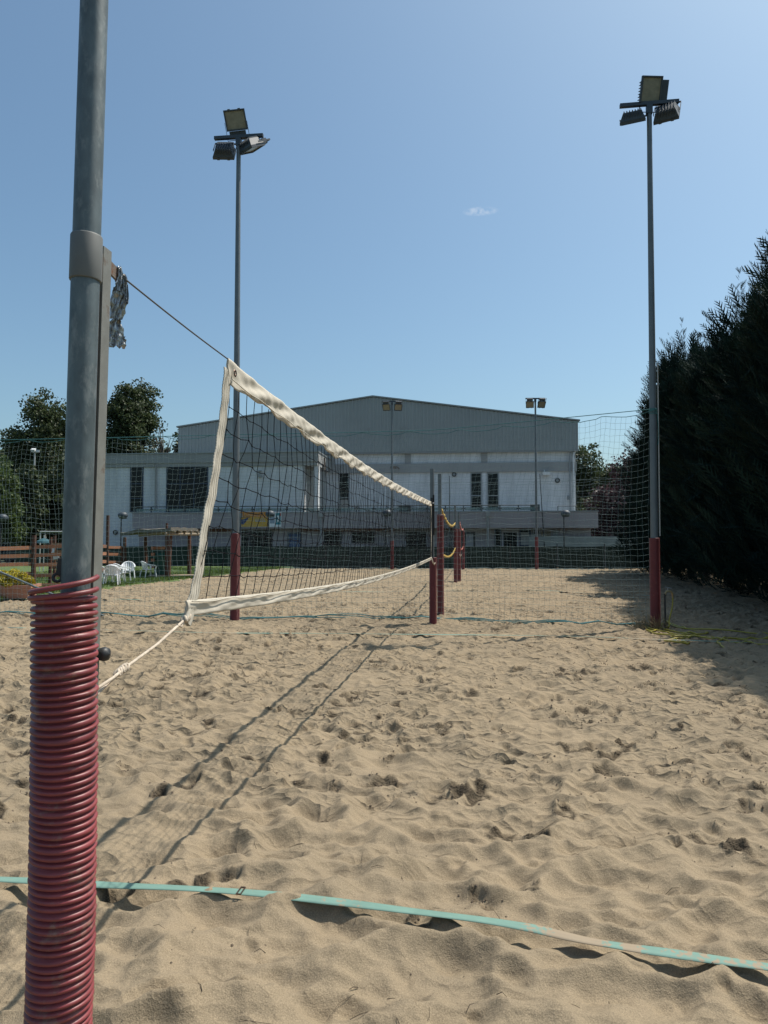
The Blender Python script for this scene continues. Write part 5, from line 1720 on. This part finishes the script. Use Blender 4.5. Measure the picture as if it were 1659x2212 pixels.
# mesh
def cords(name, nodes_h, nodes_v, r, m, parent, sides=3):
    """each polyline of points -> thin prisms, all joined"""
    Vs, Fs = [], []
    b = 0
    for pl in nodes_h + nodes_v:
        A = np.asarray(pl, dtype=np.float64)
        if len(A) < 2: continue
        T = np.empty_like(A); T[1:-1] = A[2:] - A[:-2]; T[0] = A[1] - A[0]; T[-1] = A[-1] - A[-2]
        T /= np.linalg.norm(T, axis=1)[:, None] + 1e-9
        ref = np.array([0.12, -0.98, 0.15]) if True else None
        n1 = np.cross(T, ref); n1 /= np.linalg.norm(n1, axis=1)[:, None] + 1e-9
        n2 = np.cross(T, n1)
        rings = []
        for k in range(sides):
            a_ = 2 * math.pi * k / sides + 0.5
            rings.append(A + r * (math.cos(a_) * n1 + math.sin(a_) * n2))
        R_ = np.stack(rings, 1)
        n = len(A)
        Vs.append(R_.reshape(-1, 3))
        i_ = np.arange(n - 1)[:, None] * sides + np.arange(sides)[None, :]
        j_ = np.arange(n - 1)[:, None] * sides + (np.arange(sides)[None, :] + 1) % sides
        Fs.append(np.stack([i_, j_, j_ + sides, i_ + sides], -1).reshape(-1, 4) + b)
        b += n * sides
    V = np.concatenate(Vs); F = np.concatenate(Fs)
    o0 = origin(parent)
    return np_mesh(name, V - np.array(o0), F, m, parent, smooth=True)
r = np.random.default_rng(21)
def left_limit(f):
    """Y of the near edge band at height fraction f (0 top, 1 bottom)"""
    k = f * (len(SBP) - 1); j = min(int(k), len(SBP) - 2)
    return SBP[j].y * (1 - (k - j)) + SBP[j + 1].y * (k - j) + 0.028
ncol, nrow = 110, 10
Nd = np.zeros((nrow, ncol, 3))
for i in range(nrow):
    f = i / (nrow - 1)
    for j in range(ncol):
        s = j / (ncol - 1)
        y0 = left_limit(f) + 0.01
        # columns drift with the slack of the net
        Y = y0 + (13.0 - y0) * (s + (0.012 * math.sin(s * 9) * math.sin(math.pi * f)))
        zt_, zb_ = float(ztopn(Y)) - 0.085, float(zbotn(Y)) + 0.05
        wob = 0.25 + 1.0 * math.sin(math.pi * f)
        Y += r.normal(0, 0.005) * wob
        z = zt_ + (zb_ - zt_) * f + r.normal(0, 0.004) * wob - 0.03 * math.sin(math.pi * f) * (0.5 + 0.5 * math.sin(s * 14))
        off = r.normal(0, 0.006) * wob
        Nd[i, j] = (net_x(Y) + NNRM.x * off, Y, z)
def sagline(pts, amp):
    out = []
    for a_, b_ in zip(pts[:-1], pts[1:]):
        out.append(a_)
        mid = (a_ + b_) / 2 + np.array([0, r.normal(0, amp * 0.6), -abs(r.normal(0, amp * 0.7))])
        out.append(mid)
    out.append(pts[-1])
    return np.array(out)
hs = [sagline(Nd[i], 0.006) for i in range(1, nrow - 1)]
vs_ = [sagline(Nd[:, j], 0.007) for j in range(ncol)]
cords("net_mesh", hs, vs_, 0.0018, M["cord"], net, 4)
K = Nd[1:-1].reshape(-1, 3)
ov = np.array([(1, 0, 0), (-1, 0, 0), (0, 1, 0), (0, -1, 0), (0, 0, 1), (0, 0, -1)]) * 0.0042
of = np.array([(0, 2, 4), (2, 1, 4), (1, 3, 4), (3, 0, 4), (2, 0, 5), (1, 2, 5), (3, 1, 5), (0, 3, 5)])
V = (K[:, None, :] + ov[None]).reshape(-1, 3) - np.array(origin(net))
F = (of[None] + (np.arange(len(K)) * 6)[:, None, None]).reshape(-1, 3)
tag(np_mesh("net_knots", V, F, M["cord"], net, smooth=True), kind="stuff")
# cable and tie rope
tl = Vector((net_x(YT0), YT0, float(ztopn(YT0)) - 0.004))
g = MB(); g.tube([(HOOK + NNRM * 0.012).lerp(tl + NDIR * 0.05, k / 14) - Vector((0, 0, 0.004 * math.sin(math.pi * k / 14))) for k in range(15)], 0.0026, 8); g.build("top_cable", M["steel_cable"], net)
bc = net_point(402, 1336); tie = on_pole(CAM_H + (1168 - 1490) / FPX * 1.9) + NDIR * 0.10
kn = bc.lerp(tie, 0.72)
g = MB()
g.tube([bc + NDIR * 0.02, bc, bc.lerp(kn, 0.5) + Vector((0, 0, -0.008)), kn], 0.0045, 8)
g.tube([kn, kn.lerp(tie, 0.5) + NNRM * 0.012 + Vector((0, 0, 0.008)), tie + Vector((0, 0, 0.006))], 0.0045, 8)
g.tube([kn, kn.lerp(tie, 0.5) + NNRM * -0.006 + Vector((0, 0, -0.010)), tie + Vector((0, 0, -0.012))], 0.0045, 8)
for c_, rr_ in ((bc, 0.012), (kn, 0.011), (kn.lerp(tie, 0.14), 0.0095)):
    tdir = (tie - bc).normalized()
    s_ = tdir.cross(Vector((0, 0, 1))).normalized(); u_ = s_.cross(tdir)
    for q in range(3):
        cc = c_ + tdir * (q - 1) * 0.009
        ring = [cc + (s_ * math.cos(a_) + u_ * math.sin(a_)) * rr_ * 0.75 + tdir * 0.006 * math.sin(a_ * 2 + q) for a_ in np.linspace(0, 6.28, 14)]
        g.tube(ring, 0.0046, 6)
g.tube([bc + tdir * 0.01, bc + tdir * 0.03 + Vector((0.0, 0, -0.014)), bc + tdir * 0.055 + Vector((0, 0, 0.002))], 0.0042, 6)
g.build("tie_rope", M["rope"], net)
# folded cloth at the lower corner
pp = [net_point(410, 1318), net_point(406, 1335), net_point(403, 1345)]
strip(pp, 0.045, net, "corner_fold", M["band"], th=0.014, seed=9, zig=False)

# ------------------------------------------------------------------ other posts
def far_post(label, u, Y, top_v, pad_v, seed, rail=True, pad_r=0.072, dark=False):
    p = D(u, 1168, Y)
    t = thing("net_post", label, "post", (p.x, Y, 0), group="volleyball net posts with maroon guards")
    zt_ = D(u, top_v, Y).z; zp = D(u, pad_v, Y).z
    g = MB(); g.tube([(0, 0, -0.3), (0, 0, zt_)], 0.038, 20); g.build("pole", M["galv_far"], t, world=False)
    g = MB(); g.lathe(guard_profile(-0.12, zp, pad_r, 0.0172 if Y < 20 else 0.035, 0.0085), (0.012, -0.01, 0), (random.uniform(-0.004, 0.004), 0, 1), 20); g.build("pipe_guard", M["guard_far"], t, world=False)
    return t
s = -1
pA = far_post("net post with a dark rail at the far end of the cream-banded net", 933.5, 13.25, 1013, 1204, 1)
g = MB(); g.box((-0.012, -0.085, 1.75), (0.045, 0.04, 1.13)); g.build("rail", M["black_steel"], pA, world=False)
g = MB(); g.box((0.03, -0.04, 2.0), (0.02, 0.03, 0.75)); g.build("rail_web", M["rail_slot"], pA, world=False)
g = MB(); g.lathe([(0.001, -0.03), (0.03, -0.03), (0.022, 0), (0.03, 0.03), (0.001, 0.03)], (-0.0, -0.13, 2.2), (1, 0, 0), 12); g.build("pulley", M["black_steel"], pA, world=False)
g = MB(); g.tube([(-0.02, -0.13, 1.2), (0.0, -0.16, 1.12), (0.03, -0.14, 1.08), (0.05, -0.12, 1.12)], 0.012, 6); g.build("rope_loop", M["rope"], pA, world=False)
pB = far_post("net post with a tall maroon guard right behind the cream net's end post", 950, 14.6, 1024, 1111.7, 2)
pC = far_post("net post at the far end of the yellow-banded net", 983, 26.0, 1091, 1142.6, 3)
pD = far_post("net post behind the yellow net's end post, at the start of the red-banded net", 991, 26.7, 1106, 1142.6, 4)
pE = far_post("farthest net post, by the green fence at the end of the red-banded net", 1000, 37.0, 1134, 1146, 5)
g = MB(); g.tube([(0.02, -0.1, 1.0), (0.05, -0.14, 0.92), (0.09, -0.1, 1.0)], 0.02, 6); g.build("rope_loop", M["rope"], pD, world=False)

def slack_net(label, A, B, zt0, zt1, zb0, zb1, sagt, sagb, m):
    t = thing("volleyball_net", label, "net", tuple((A + B) / 2), group="nets across the courts")
    A = Vector(A); B = Vector(B)
    nrm = Vector(((B - A).y, -(B - A).x, 0)).normalized()
    def zline(z0, z1, sg, s): return z0 + (z1 - z0) * s - sg * 4 * s * (1 - s)
    for name, z0, z1, sg, h in (("top_band", zt0, zt1, sagt, 0.075), ("bottom_band", zb0, zb1, sagb, 0.055)):
        P = []
        for i in range(81):
            s_ = i / 80
            p_ = A.lerp(B, s_)
            z = zline(z0, z1, sg, s_)
            o_ = 0.012 * math.sin(i * 0.9) + 0.008 * math.sin(i * 2.3)
            q_ = [(p_.x + nrm.x * (o_ + a_), p_.y + nrm.y * (o_ + a_), z - b_) for a_, b_ in ((0.006, 0), (0.012 + 0.006 * math.sin(i), h * 0.5), (0.006, h), (-0.006, h), (-0.006, 0))]
            P.append(q_)
        g = MB(); g.grid(P, closed=True); g.build(name, m, t)
    nc, nr2 = 60, 8
    Q = np.zeros((nr2, nc, 3))
    for i in range(nr2):
        for j in range(nc):
            s_ = j / (nc - 1); f = i / (nr2 - 1)
            p_ = A.lerp(B, s_)
            z = zline(zt0, zt1, sagt, s_) * (1 - f) + zline(zb0, zb1, sagb, s_) * f - (0.03 if i == 0 else 0)
            o_ = r.normal(0, 0.015)
            Q[i, j] = (p_.x + nrm.x * o_, p_.y + nrm.y * o_, z)
    cords("net_mesh", [Q[i] for i in range(1, nr2 - 1)], [Q[:, j] for j in range(nc)], 0.002, M["cord"], t)
slack_net("slack yellow-banded net across the second court", D(954, 1168, 14.75), D(983, 1168, 25.9), 2.19, 2.19, 1.27, 1.27, 0.20, 0.16, M["yellow_band"])
slack_net("faded red-banded net across the farthest court", D(993, 1168, 26.85), D(1000, 1168, 36.9), 2.23, 2.16, 1.30, 1.25, 0.15, 0.12, M["red_band"])

# ------------------------------------------------------------------ floodlight masts
def floodlight(t, loc, rot, s=1.0, side=False):
    """local: glass faces -y, up +z"""
    g = MB()
    w, h, dp = 0.21 * s, 0.185 * s, 0.03 * s
    # frame round the glass
    g.box((0, -0.01, h - 0.012), (2 * w, 0.05, 0.024)); g.box((0, -0.01, -h + 0.012), (2 * w, 0.05, 0.024)); g.box((w - 0.012, -0.01, 0), (0.024, 0.05, 2 * h - 0.048)); g.box((-w + 0.012, -0.01, 0), (0.024, 0.05, 2 * h - 0.048))
    # tapered shell behind
    a_, b_ = [(-w + .004, -h + .004), (w - .004, -h + .004), (w - .004, h - .004), (-w + .004, h - .004)], [(-w * 0.72, -h * 0.62), (w * 0.72, -h * 0.62), (w * 0.72, h * 0.62), (-w * 0.72, h * 0.62)]
    vs = [(x, 0.014, z) for x, z in a_] + [(x, 0.15, z) for x, z in b_]
    g.add(vs, [(4, 7, 6, 5), (0, 4, 5, 1), (1, 5, 6, 2), (2, 6, 7, 3), (3, 7, 4, 0)])
    for k in range(7):   # cooling ribs
        x = -w * 0.66 + k * w * 0.22
        g.box((x, 0.085, h * 0.82), (0.008, 0.14, 0.03)); g.box((x, 0.163, 0), (0.008, 0.026, h * 1.2))
    # gear box under the glass
    g.box((0, 0.055, -h - 0.065), (1.55 * w, 0.10, 0.12))
    for x in (-0.1, 0.1): g.box((x, -0.02, h + 0.006), (0.05, 0.04, 0.014))
    o = g.build("floodlight", M["lamp_body"], t, world=False)
    q = MB(); q.box((0, -0.012, 0), (2 * w - 0.05, 0.006, 2 * h - 0.05)); q.build("lens", M["lamp_lens"], o, world=False)
    q = MB()
    if side:
        for sz in (-0.8 * h, 0.8 * h): q.bar((-w + 0.02, 0.05, sz), (-w - 0.13, 0.05, sz), 0.03, 0.008, up=(0, 1, 0))
        q.bar((-w - 0.132, 0.05, -h), (-w - 0.132, 0.05, h), 0.03, 0.008, up=(0, 1, 0))
    for sx in (() if side else (-1, 1)):
        q.bar((sx * (w + 0.01), 0.05, -0.02), (sx * (w + 0.01), 0.05, -h - 0.16), 0.03, 0.008, up=(0, 1, 0))
    if not side: q.bar((-w - 0.014, 0.05, -h - 0.162), (w + 0.014, 0.05, -h - 0.162), 0.008, 0.03)
    q.build("bracket", M["lamp_body"], o, world=False)
    o.location = loc; o.rotation_euler = rot
    return o
def mast(label, base_p, h, guard_h, r0, r1, yaw, lights, bar_w, name="floodlight_mast"):
    t = thing(name, label, "floodlight", (base_p.x, base_p.y, 0), yaw, group="floodlight masts round the courts")
    g = MB(); g.tube([(0, 0, -0.3), (0, 0, guard_h), (0, 0, h * 0.55), (0, 0, h)], [r0, r0 * 0.97, (r0 + r1) / 2, r1], 20); g.build("pole", M["galv_far"], t, world=False)
    if guard_h > 0:
        g = MB(); g.lathe(guard_profile(-0.12, guard_h, r0 + 0.022, 0.02 if base_p.y < 20 else 0.04, 0.008), (0, 0, 0), (0, 0, 1), 24); g.build("pipe_guard", M["guard_far"], t, world=False)
    g = MB(); g.box((0, -0.0, h + 0.03), (bar_w, 0.07, 0.06)); g.box((0, 0, h - 0.08), (0.10, 0.10, 0.16)); g.build("crossbar", M["lamp_body"], t, world=False)
    for lt in lights: floodlight(t, lt[0], lt[1], 1.0, len(lt) > 2)
    return t
def R(*a): return tuple(math.radians(x) for x in a)
def aim(yaw, tilt, roll):
    return tuple((Matrix.Rotation(math.radians(yaw), 3, 'Z') @ Matrix.Rotation(math.radians(tilt), 3, 'X') @ Matrix.Rotation(math.radians(roll), 3, 'Y')).to_euler())
pL = Vector((D(507, 1335, 13.85).x, 13.85, 0)); hL = D(507, 299, 13.85).z
mL = mast("floodlight mast seen through the cream net, its top lamp facing the camera", pL, hL, D(507, 1152, 13.85).z, 0.073, 0.042, R(0, 0, -6)[2],
     [((-0.05, -0.06, hL + 0.34), aim(18, 20, -12)), ((-0.29, 0.0, hL - 0.30), aim(188, 38, 180)), ((0.27, 0.0, hL - 0.22), aim(142, 60, 180))], 1.0)
pR = Vector((D(1416, 1360, 12.25).x, 12.25, 0)); hR = D(1403, 228, 12.25).z
mR = mast("floodlight mast with a yellow hose at its foot by the cypress hedge", pR, hR, D(1416, 1162, 12.25).z, 0.066, 0.042, R(0, 0, -8)[2],
     [((0.02, -0.05, hR + 0.25), aim(10, 20, -90), 'side'), ((-0.28, 0.0, hR - 0.26), aim(165, 62, 180)), ((0.30, 0.02, hR - 0.20), aim(160, 40, 180))], 1.0)
mR.rotation_euler = (0, math.radians(0.18), math.radians(-8))
for (u, vt, lab, gv) in ((847, 868, "far floodlight mast in front of the hall, left of the net posts", 1168), (1159.5, 862, "far floodlight mast in front of the hall, right of the net posts", 1160)):
    pq = Vector((D(u, 1230, 37.8).x, 37.8, 0)); hq = D(u, vt, 37.8).z
    mast(lab, pq, hq, D(u, gv, 37.8).z, 0.07, 0.045, 0.0, [((-0.30, -0.03, hq - 0.30), aim(-20 if u < 900 else -12, 30, 180)), ((0.33, -0.03, hq - 0.30), aim(14, 30, 180))], 1.05)
# cables wrapped round the right mast where the catch net is tied, and its pale conduit
g = MB()
for k in range(7):
    zc_ = D(1400, 880, 12.25).z - 0.02 - k * 0.015
    g.tube([(0.064 * math.cos(a_), 0.064 * math.sin(a_), zc_ + 0.01 * math.sin(a_ + k)) for a_ in np.linspace(0, 6.28, 18)], 0.006, 5)
g.tube([(0.07, -0.02, zc_), (0.085, -0.03, zc_ - 0.35), (0.07, -0.03, zc_ - 0.55)], 0.006, 5)
g.build("tied_rope", M["ball_rope"], mR, world=False)
g = MB(); g.tube([(0.088, -0.01, 1.6), (0.085, -0.01, 4.6)], 0.010, 6); g.build("conduit", M["conduit"], mR, world=False)

# ------------------------------------------------------------------ catch nets
def catch_net(name, label, pts, ztf, cell, rad, lean, tie, rope_m, seed, sag=0.07, bottom=0.02):
    r = np.random.default_rng(seed)
    pts = [np.array(p) for p in pts]
    seg = [np.linalg.norm(b_ - a_) for a_, b_ in zip(pts[:-1], pts[1:])]
    tot = sum(seg); cum = np.concatenate([[0], np.cumsum(seg)])
    def at(s): return np.array([np.interp(s, cum, [p[0] for p in pts]), np.interp(s, cum, [p[1] for p in pts])])
    t = thing(name, label, "net", (float(at(tot / 2)[0]), float(at(tot / 2)[1]), 0), group="catch nets hung between the masts")
    nc = int(tot / cell); 
    s = np.linspace(0, tot, nc)
    XY = np.array([at(q) for q in s])
    zt = np.array([ztf(q / tot) for q in s])
    drop = sag * np.abs(np.sin(np.pi * s / tie)) ** 0.8
    nrw = int(zt.mean() / cell)
    Q = np.zeros((nrw, nc, 3))
    wob = np.cumsum(r.normal(0, 1, nc)); wob = (wob - np.convolve(wob, np.ones(25) / 25, 'same')) * 0.008
    for i in range(nrw):
        f = i / (nrw - 1)
        z = (zt - drop * f ** 0.25) * (1 - f) * 1.0 + bottom * f
        z = zt - drop - (zt - drop - bottom) * f - 0.05 * np.sin(np.pi * f) * np.sin(s * 1.3 + 1) + r.normal(0, 0.006, nc)
        dx = lean * max(0, (1 - f) - 0.45) ** 2 * 2 * (1 - np.exp(-s / 1.2)) * np.clip((tot * 0.62 - s) / 2, 0, 1) + wob * math.sin(math.pi * f) * 2 + 0.05 * math.sin(f * 9) * np.sin(s * 0.9) + r.normal(0, 0.006, nc)
        dy = 0.10 * math.sin(math.pi * f) * np.sin(s * 0.8 + 2) + r.normal(0, 0.008, nc)
        Q[i, :, 0] = XY[:, 0] + dx; Q[i, :, 1] = XY[:, 1] + dy; Q[i, :, 2] = z
    cords("net_mesh", [Q[i] for i in range(nrw)], [Q[:, j] for j in range(nc)], rad, M["ball_net"], t)
    g = MB(); g.tube([(XY[j, 0], XY[j, 1], zt[j] + 0.02 - 0.03 * math.sin(math.pi * s[j] / tot)) for j in range(0, nc, 4)] , 0.007, 6)
    g.tube([tuple(Q[0, j]) for j in range(nc)], 0.006, 5); g.build("top_rope", M[rope_m], t)
    g = MB()
    for k in range(3):
        g.tube([(XY[j, 0], XY[j, 1] + 0.05 * math.sin(j * 0.3 + k * 2), 0.03 + sand_z(XY[j, 0], XY[j, 1]) + 0.015 * k + 0.02 * math.sin(j * 0.21 + k)) for j in range(0, nc, 3)], 0.009, 5)
    g.build("bottom_rope", M[rope_m], t)
    return t
catch_net("catch_net", "grey green ball catch net hung between the two near masts", [(4.66, 12.36), (1.02, 13.85), (-2.94, 14.02), (-10.8, 14.9)],
          lambda f: 3.80 - 0.10 * math.sin(min(1, f * 2.2) * math.pi / 2) - 0.13 * f, 0.10, 0.0019, 0.55, 0.95, "ball_rope", 31)
catch_net("catch_net", "grey green ball catch net closing the far court in front of the green fence", [(12.5, 37.0), (8.0, 38.15), (0.4, 38.15), (-8.5, 38.6)],
          lambda f: 4.75 - 0.1 * math.sin(f * math.pi), 0.15, 0.0020, 0.3, 1.55, "ball_net", 32, sag=0.12)
# off-frame post and brace that hold the near catch net at its left end
t = thing("brace_bar", "grey metal brace bar slanting from the sand up to the left of the near post", "brace", (D(250, 1335, 14.3).x, 14.3, 0))
a = D(250, 1336, 14.2); b = D(-70, 1206, 14.2)
g = MB(); g.tube([a - Vector((0, 0, 0.05)), b], 0.022, 10); g.build("bar", M["galv"], t)

# ------------------------------------------------------------------ hose, tap, weeds at the right mast
fx, fy = pR.x, pR.y
t = thing("standpipe_tap", "small brass tap on a black standpipe at the foot of the right mast", "tap", (fx + 0.13, fy - 0.1, 0))
g = MB(); g.tube([(0, 0, -0.1), (0, 0, 0.62)], 0.016, 8); g.build("standpipe", M["black_steel"], t, world=False)
g = MB(); g.tube([(0, 0, 0.60), (0.03, 0, 0.66), (0.10, 0, 0.66), (0.13, 0, 0.62), (0.135, 0, 0.55)], [0.016, 0.018, 0.018, 0.016, 0.014], 10); g.build("spout", M["brass"], t, world=False)
g = MB(); g.box((0.06, 0, 0.72), (0.11, 0.018, 0.014), Matrix.Rotation(0.2, 3, 'Y')); g.cyl((0.05, 0, 0.67), (0.05, 0, 0.715), 0.007, n=6); g.build("handle", M["frame_grey"], t, world=False)
hose = []
x0, y0 = fx + 0.265, fy - 0.1
hose_pts = [Vector((x0, y0, 0.56)), Vector((x0 - 0.02, y0 - 0.02, 0.40)), Vector((x0 - 0.09, y0 - 0.06, 0.18)), Vector((x0 - 0.12, y0 - 0.1, 0.06))]
px_path = [(1432, 1352), (1412, 1368), (1396, 1364), (1420, 1372), (1480, 1374), (1530, 1368), (1490, 1360), (1440, 1348), (1436, 1338), (1450, 1352), (1480, 1362), (1560, 1366), (1640, 1372), (1700, 1376), (1640, 1382), (1560, 1376), (1470, 1372), (1400, 1362), (1404, 1356), (1450, 1366), (1520, 1372),
           (1470, 1380), (1436, 1384), (1450, 1392), (1480, 1393), (1488, 1388), (1450, 1378), (1520, 1378), (1600, 1386), (1690, 1398), (1720, 1384), (1640, 1378), (1570, 1380), (1548, 1386), (1552, 1392), (1566, 1400)]
def cr(P, n=8):
    out = []
    Q = [P[0]] + P + [P[-1]]
    for i in range(1, len(Q) - 2):
        p0, p1, p2, p3 = Q[i - 1], Q[i], Q[i + 1], Q[i + 2]
        for k in range(n):
            t_ = k / n
            out.append(0.5 * ((2 * p1) + (p2 - p0) * t_ + (2 * p0 - 5 * p1 + 4 * p2 - p3) * t_ ** 2 + (3 * p1 - p0 - 3 * p2 + p3) * t_ ** 3))
    out.append(P[-1])
    return out
for i, (u, v) in enumerate(px_path):
    q = G(u, v)
    q.z = 0.02 + sand_z(q.x, q.y) + 0.006 * (i % 4)
    hose_pts.append(q)
hp = cr(hose_pts)
for i, q in enumerate(hp):
    if i > 28: q.z = max(q.z, sand_z(q.x, q.y) + 0.018)
g = MB(); g.tube(hp, 0.0125, 8); tag(g.build("garden_hose", M["hose"]), "yellow garden hose lying in loose loops on the sand at the right mast", "hose")
g = MB()
for k in range(150):
    a = random.uniform(0, 6.28); d0 = random.uniform(0.05, 0.26)
    bx_ = fx - 0.08 + d0 * math.cos(a) * 1.2; by_ = fy - 0.1 + d0 * math.sin(a) * 0.6
    L = random.uniform(0.08, 0.34)
    q0 = Vector((bx_, by_, -0.02)); q1 = q0 + Vector((random.gauss(-0.03, 0.06), random.gauss(0, 0.05), L * 0.6)); q2 = q1 + Vector((random.gauss(-0.04, 0.07), random.gauss(0, 0.05), L * 0.4))
    g.tube([q0, q1, q2], [0.004, 0.003, 0.001], 3, caps=False)
tag(g.build("dry_weeds", M["dry"]), "dry weeds round the foot of the right mast", "plant", kind="stuff")

# ------------------------------------------------------------------ court line tapes
def line_tape(label, px, w, sandy, group="court line tapes on the sand", lift=0.028, zoff=None, nsub=26, seed=1, name="court_tape"):
    r_ = random.Random(seed)
    pts = cr([G(u, v) for u, v in px], nsub)
    for q in pts: q.z = sand_z(q.x, q.y)
    n = len(pts)
    z = np.array([q.z for q in pts])
    # taut tape: rests on the crests, bridges the hollows
    zz = z.copy()
    win = max(3, int(0.55 / max(0.01, (pts[1] - pts[0]).length)))
    up = np.array([z[max(0, i - win):i + win + 1].max() for i in range(n)])
    ker = np.ones(2 * win + 1) / (2 * win + 1)
    up = np.convolve(np.pad(up, win, 'edge'), ker, 'valid')
    zs_ = np.convolve(np.pad(z, win, 'edge'), ker, 'valid')
    zz = 0.56 * up + 0.44 * zs_ + 0.014
    P, S = [], []
    for i, q in enumerate(pts):
        tg_ = (pts[min(i + 1, n - 1)] - pts[max(i - 1, 0)]); tg_.z = 0; tg_.normalize()
        wd = Vector((-tg_.y, tg_.x, 0))
        tw = 0.002 * math.sin(i * 0.13 + seed)
        row = []
        for k in range(4):
            s_ = k / 3 - 0.5
            xy = q + wd * (s_ * w)
            zq = zz[i] + tw * s_ * 2
            row.append((xy.x, xy.y, zq))
        P.append(row + [(x, y, z_ - 0.0022) for x, y, z_ in reversed(row)])
        f = i / (n - 1)
        S += [sandy(f, k) for k in range(8)]
    g = MB(); g.grid(P, closed=True)
    o = g.build(name, M["tape"])
    a = o.data.attributes.new("sandy", 'FLOAT', 'POINT'); a.data.foreach_set("value", np.array(S[:len(o.data.vertices)], dtype=np.float32))
    tag(o, label, "line tape", group)
    return o, pts, zz
near_px = [(-160, 1900), (0, 1912), (205, 1928), (520, 1946), (800, 1976), (1100, 2014), (1260, 2044), (1400, 2064), (1660, 2102), (1900, 2135)]
def sandy_near(f, k):
    u = f
    v = 0.24
    for c_, w_, a_ in ((0.645, 0.050, 0.50), (0.755, 0.018, 0.45), (0.82, 0.03, 0.22), (0.42, 0.02, 0.15), (0.69, 0.02, 0.25), (0.88, 0.03, 0.22), (0.58, 0.02, 0.12)):
        v += a_ * math.exp(-((u - c_) / w_) ** 2)
    return v + 0.03 * (1.5 - abs(k - 1.5) if k < 4 else 0)
tp, tpts, tz = line_tape("teal court tape crossing the foreground sand, partly buried", near_px, 0.052, sandy_near, seed=2)
# buckle
ib = min(range(len(tpts)), key=lambda i: (tpts[i] - G(524, 1946)).length)
q = tpts[ib]; tg_ = (tpts[ib + 1] - tpts[ib - 1]); tg_.z = 0; tg_.normalize()
Rb = Matrix((tg_, Vector((-tg_.y, tg_.x, 0)), Vector((0, 0, 1)))).transposed()
g = MB()
for s_ in (-0.009, 0.009): g.box(Vector((q.x, q.y, tz[ib] + 0.004)) + tg_ * s_, (0.004, 0.062, 0.005), Rb)
for s_ in (-0.03, 0.03): g.box(Vector((q.x, q.y, tz[ib] + 0.0042)) + Vector((-tg_.y, tg_.x, 0)) * s_, (0.014, 0.004, 0.005), Rb)
g.build("buckle", M["grommet"], tp)
mid = lambda f, k: 0.34 + 0.25 * math.sin(f * 23) ** 2 * (1 if math.sin(f * 9) > 0 else 0.2)
line_tape("thin teal tape marking the far side line of the first court", [(-60, 1359), (0, 1360), (250, 1366), (480, 1371), (700, 1372), (930, 1374), (1200, 1376), (1460, 1384), (1659, 1390), (1720, 1392)], 0.05, mid, seed=3)
line_tape("thin tape marking the near side line of the second court", [(560, 1282), (800, 1280), (1060, 1277), (1200, 1279), (1300, 1283), (1420, 1287)], 0.05, lambda f, k: 0.45 + 0.2 * math.sin(f * 31), seed=4)
line_tape("faint tape line on the second court seen left through the cream net", [(215, 1296), (300, 1298), (380, 1302), (440, 1305)], 0.05, lambda f, k: 0.42 + 0.2 * math.sin(f * 19), seed=5)

# ------------------------------------------------------------------ litter on the sand: twigs, needles, grit
g = MB()
for k in range(230):
    y = 1.9 + (random.random() ** 1.8) * 9
    x = random.uniform(-0.75, 0.75) * y
    z = sand_z(x, y) + 0.006
    L = random.uniform(0.012, 0.075) if random.random() < 0.85 else random.uniform(0.08, 0.17)
    a = random.uniform(0, 6.28)
    dv = Vector((math.cos(a), math.sin(a), 0)) * L
    p0 = Vector((x, y, z)); p1 = p0 + dv * 0.5 + Vector((-dv.y, dv.x, 0)) * random.uniform(-0.12, 0.12); p1.z = sand_z(p1.x, p1.y) + 0.008 + random.uniform(0, 0.008)
    p2 = p0 + dv; p2.z = sand_z(p2.x, p2.y) + 0.006 + random.uniform(0, 0.02) * (random.random() < 0.3)
    rad = random.uniform(0.0007, 0.0016)
    g.tube([p0, p1, p2], [rad, rad, rad * 0.6], 4, caps=False, smooth=False)
tag(g.build("sand_litter", M["twig"]), "scattered dark twigs and needles on the sand", "twigs", kind="stuff")
g = MB()
for (x_, y_, a_) in PITS:
    if abs(x_) > 0.75 * y_ + 1: continue
    for k in range(random.randint(3, 11)):
        x = x_ + random.gauss(0, a_ * 1.1); y = y_ + random.gauss(0, a_ * 0.9)
        s_ = random.uniform(0.003, 0.011) * (1 if y > 4 else 0.7)
        z = sand_z(x, y) + s_ * 0.4
        vs = [(x + s_ * q * random.uniform(0.6, 1.2), y + s_ * b_ * random.uniform(0.6, 1.2), z + s_ * c_ * 0.7) for q, b_, c_ in ((1, 0, 0), (-1, 0, 0), (0, 1, 0), (0, -1, 0), (0, 0, 1), (0, 0, -1))]
        g.add(vs, [tuple(f) for f in of.tolist()])
for k in range(350):
    y = 2.0 + (random.random() ** 1.5) * 10
    x = random.uniform(-0.7, 0.7) * y
    s_ = random.uniform(0.0015, 0.0045) * (1 + 0.06 * y)
    z = sand_z(x, y) + s_ * 0.5
    vs = [(x + s_ * a_ * random.uniform(0.6, 1.2), y + s_ * b_ * random.uniform(0.6, 1.2), z + s_ * c_ * 0.7) for a_, b_, c_ in ((1, 0, 0), (-1, 0, 0), (0, 1, 0), (0, -1, 0), (0, 0, 1), (0, 0, -1))]
    g.add(vs, [tuple(f) for f in of.tolist()])
tag(g.build("sand_grit", mat("grit crumbs", (0.12, 0.09, 0.065), 0.95, var=0.4, scale=3)), "loose damp crumbs on the sand", "grit", kind="stuff")
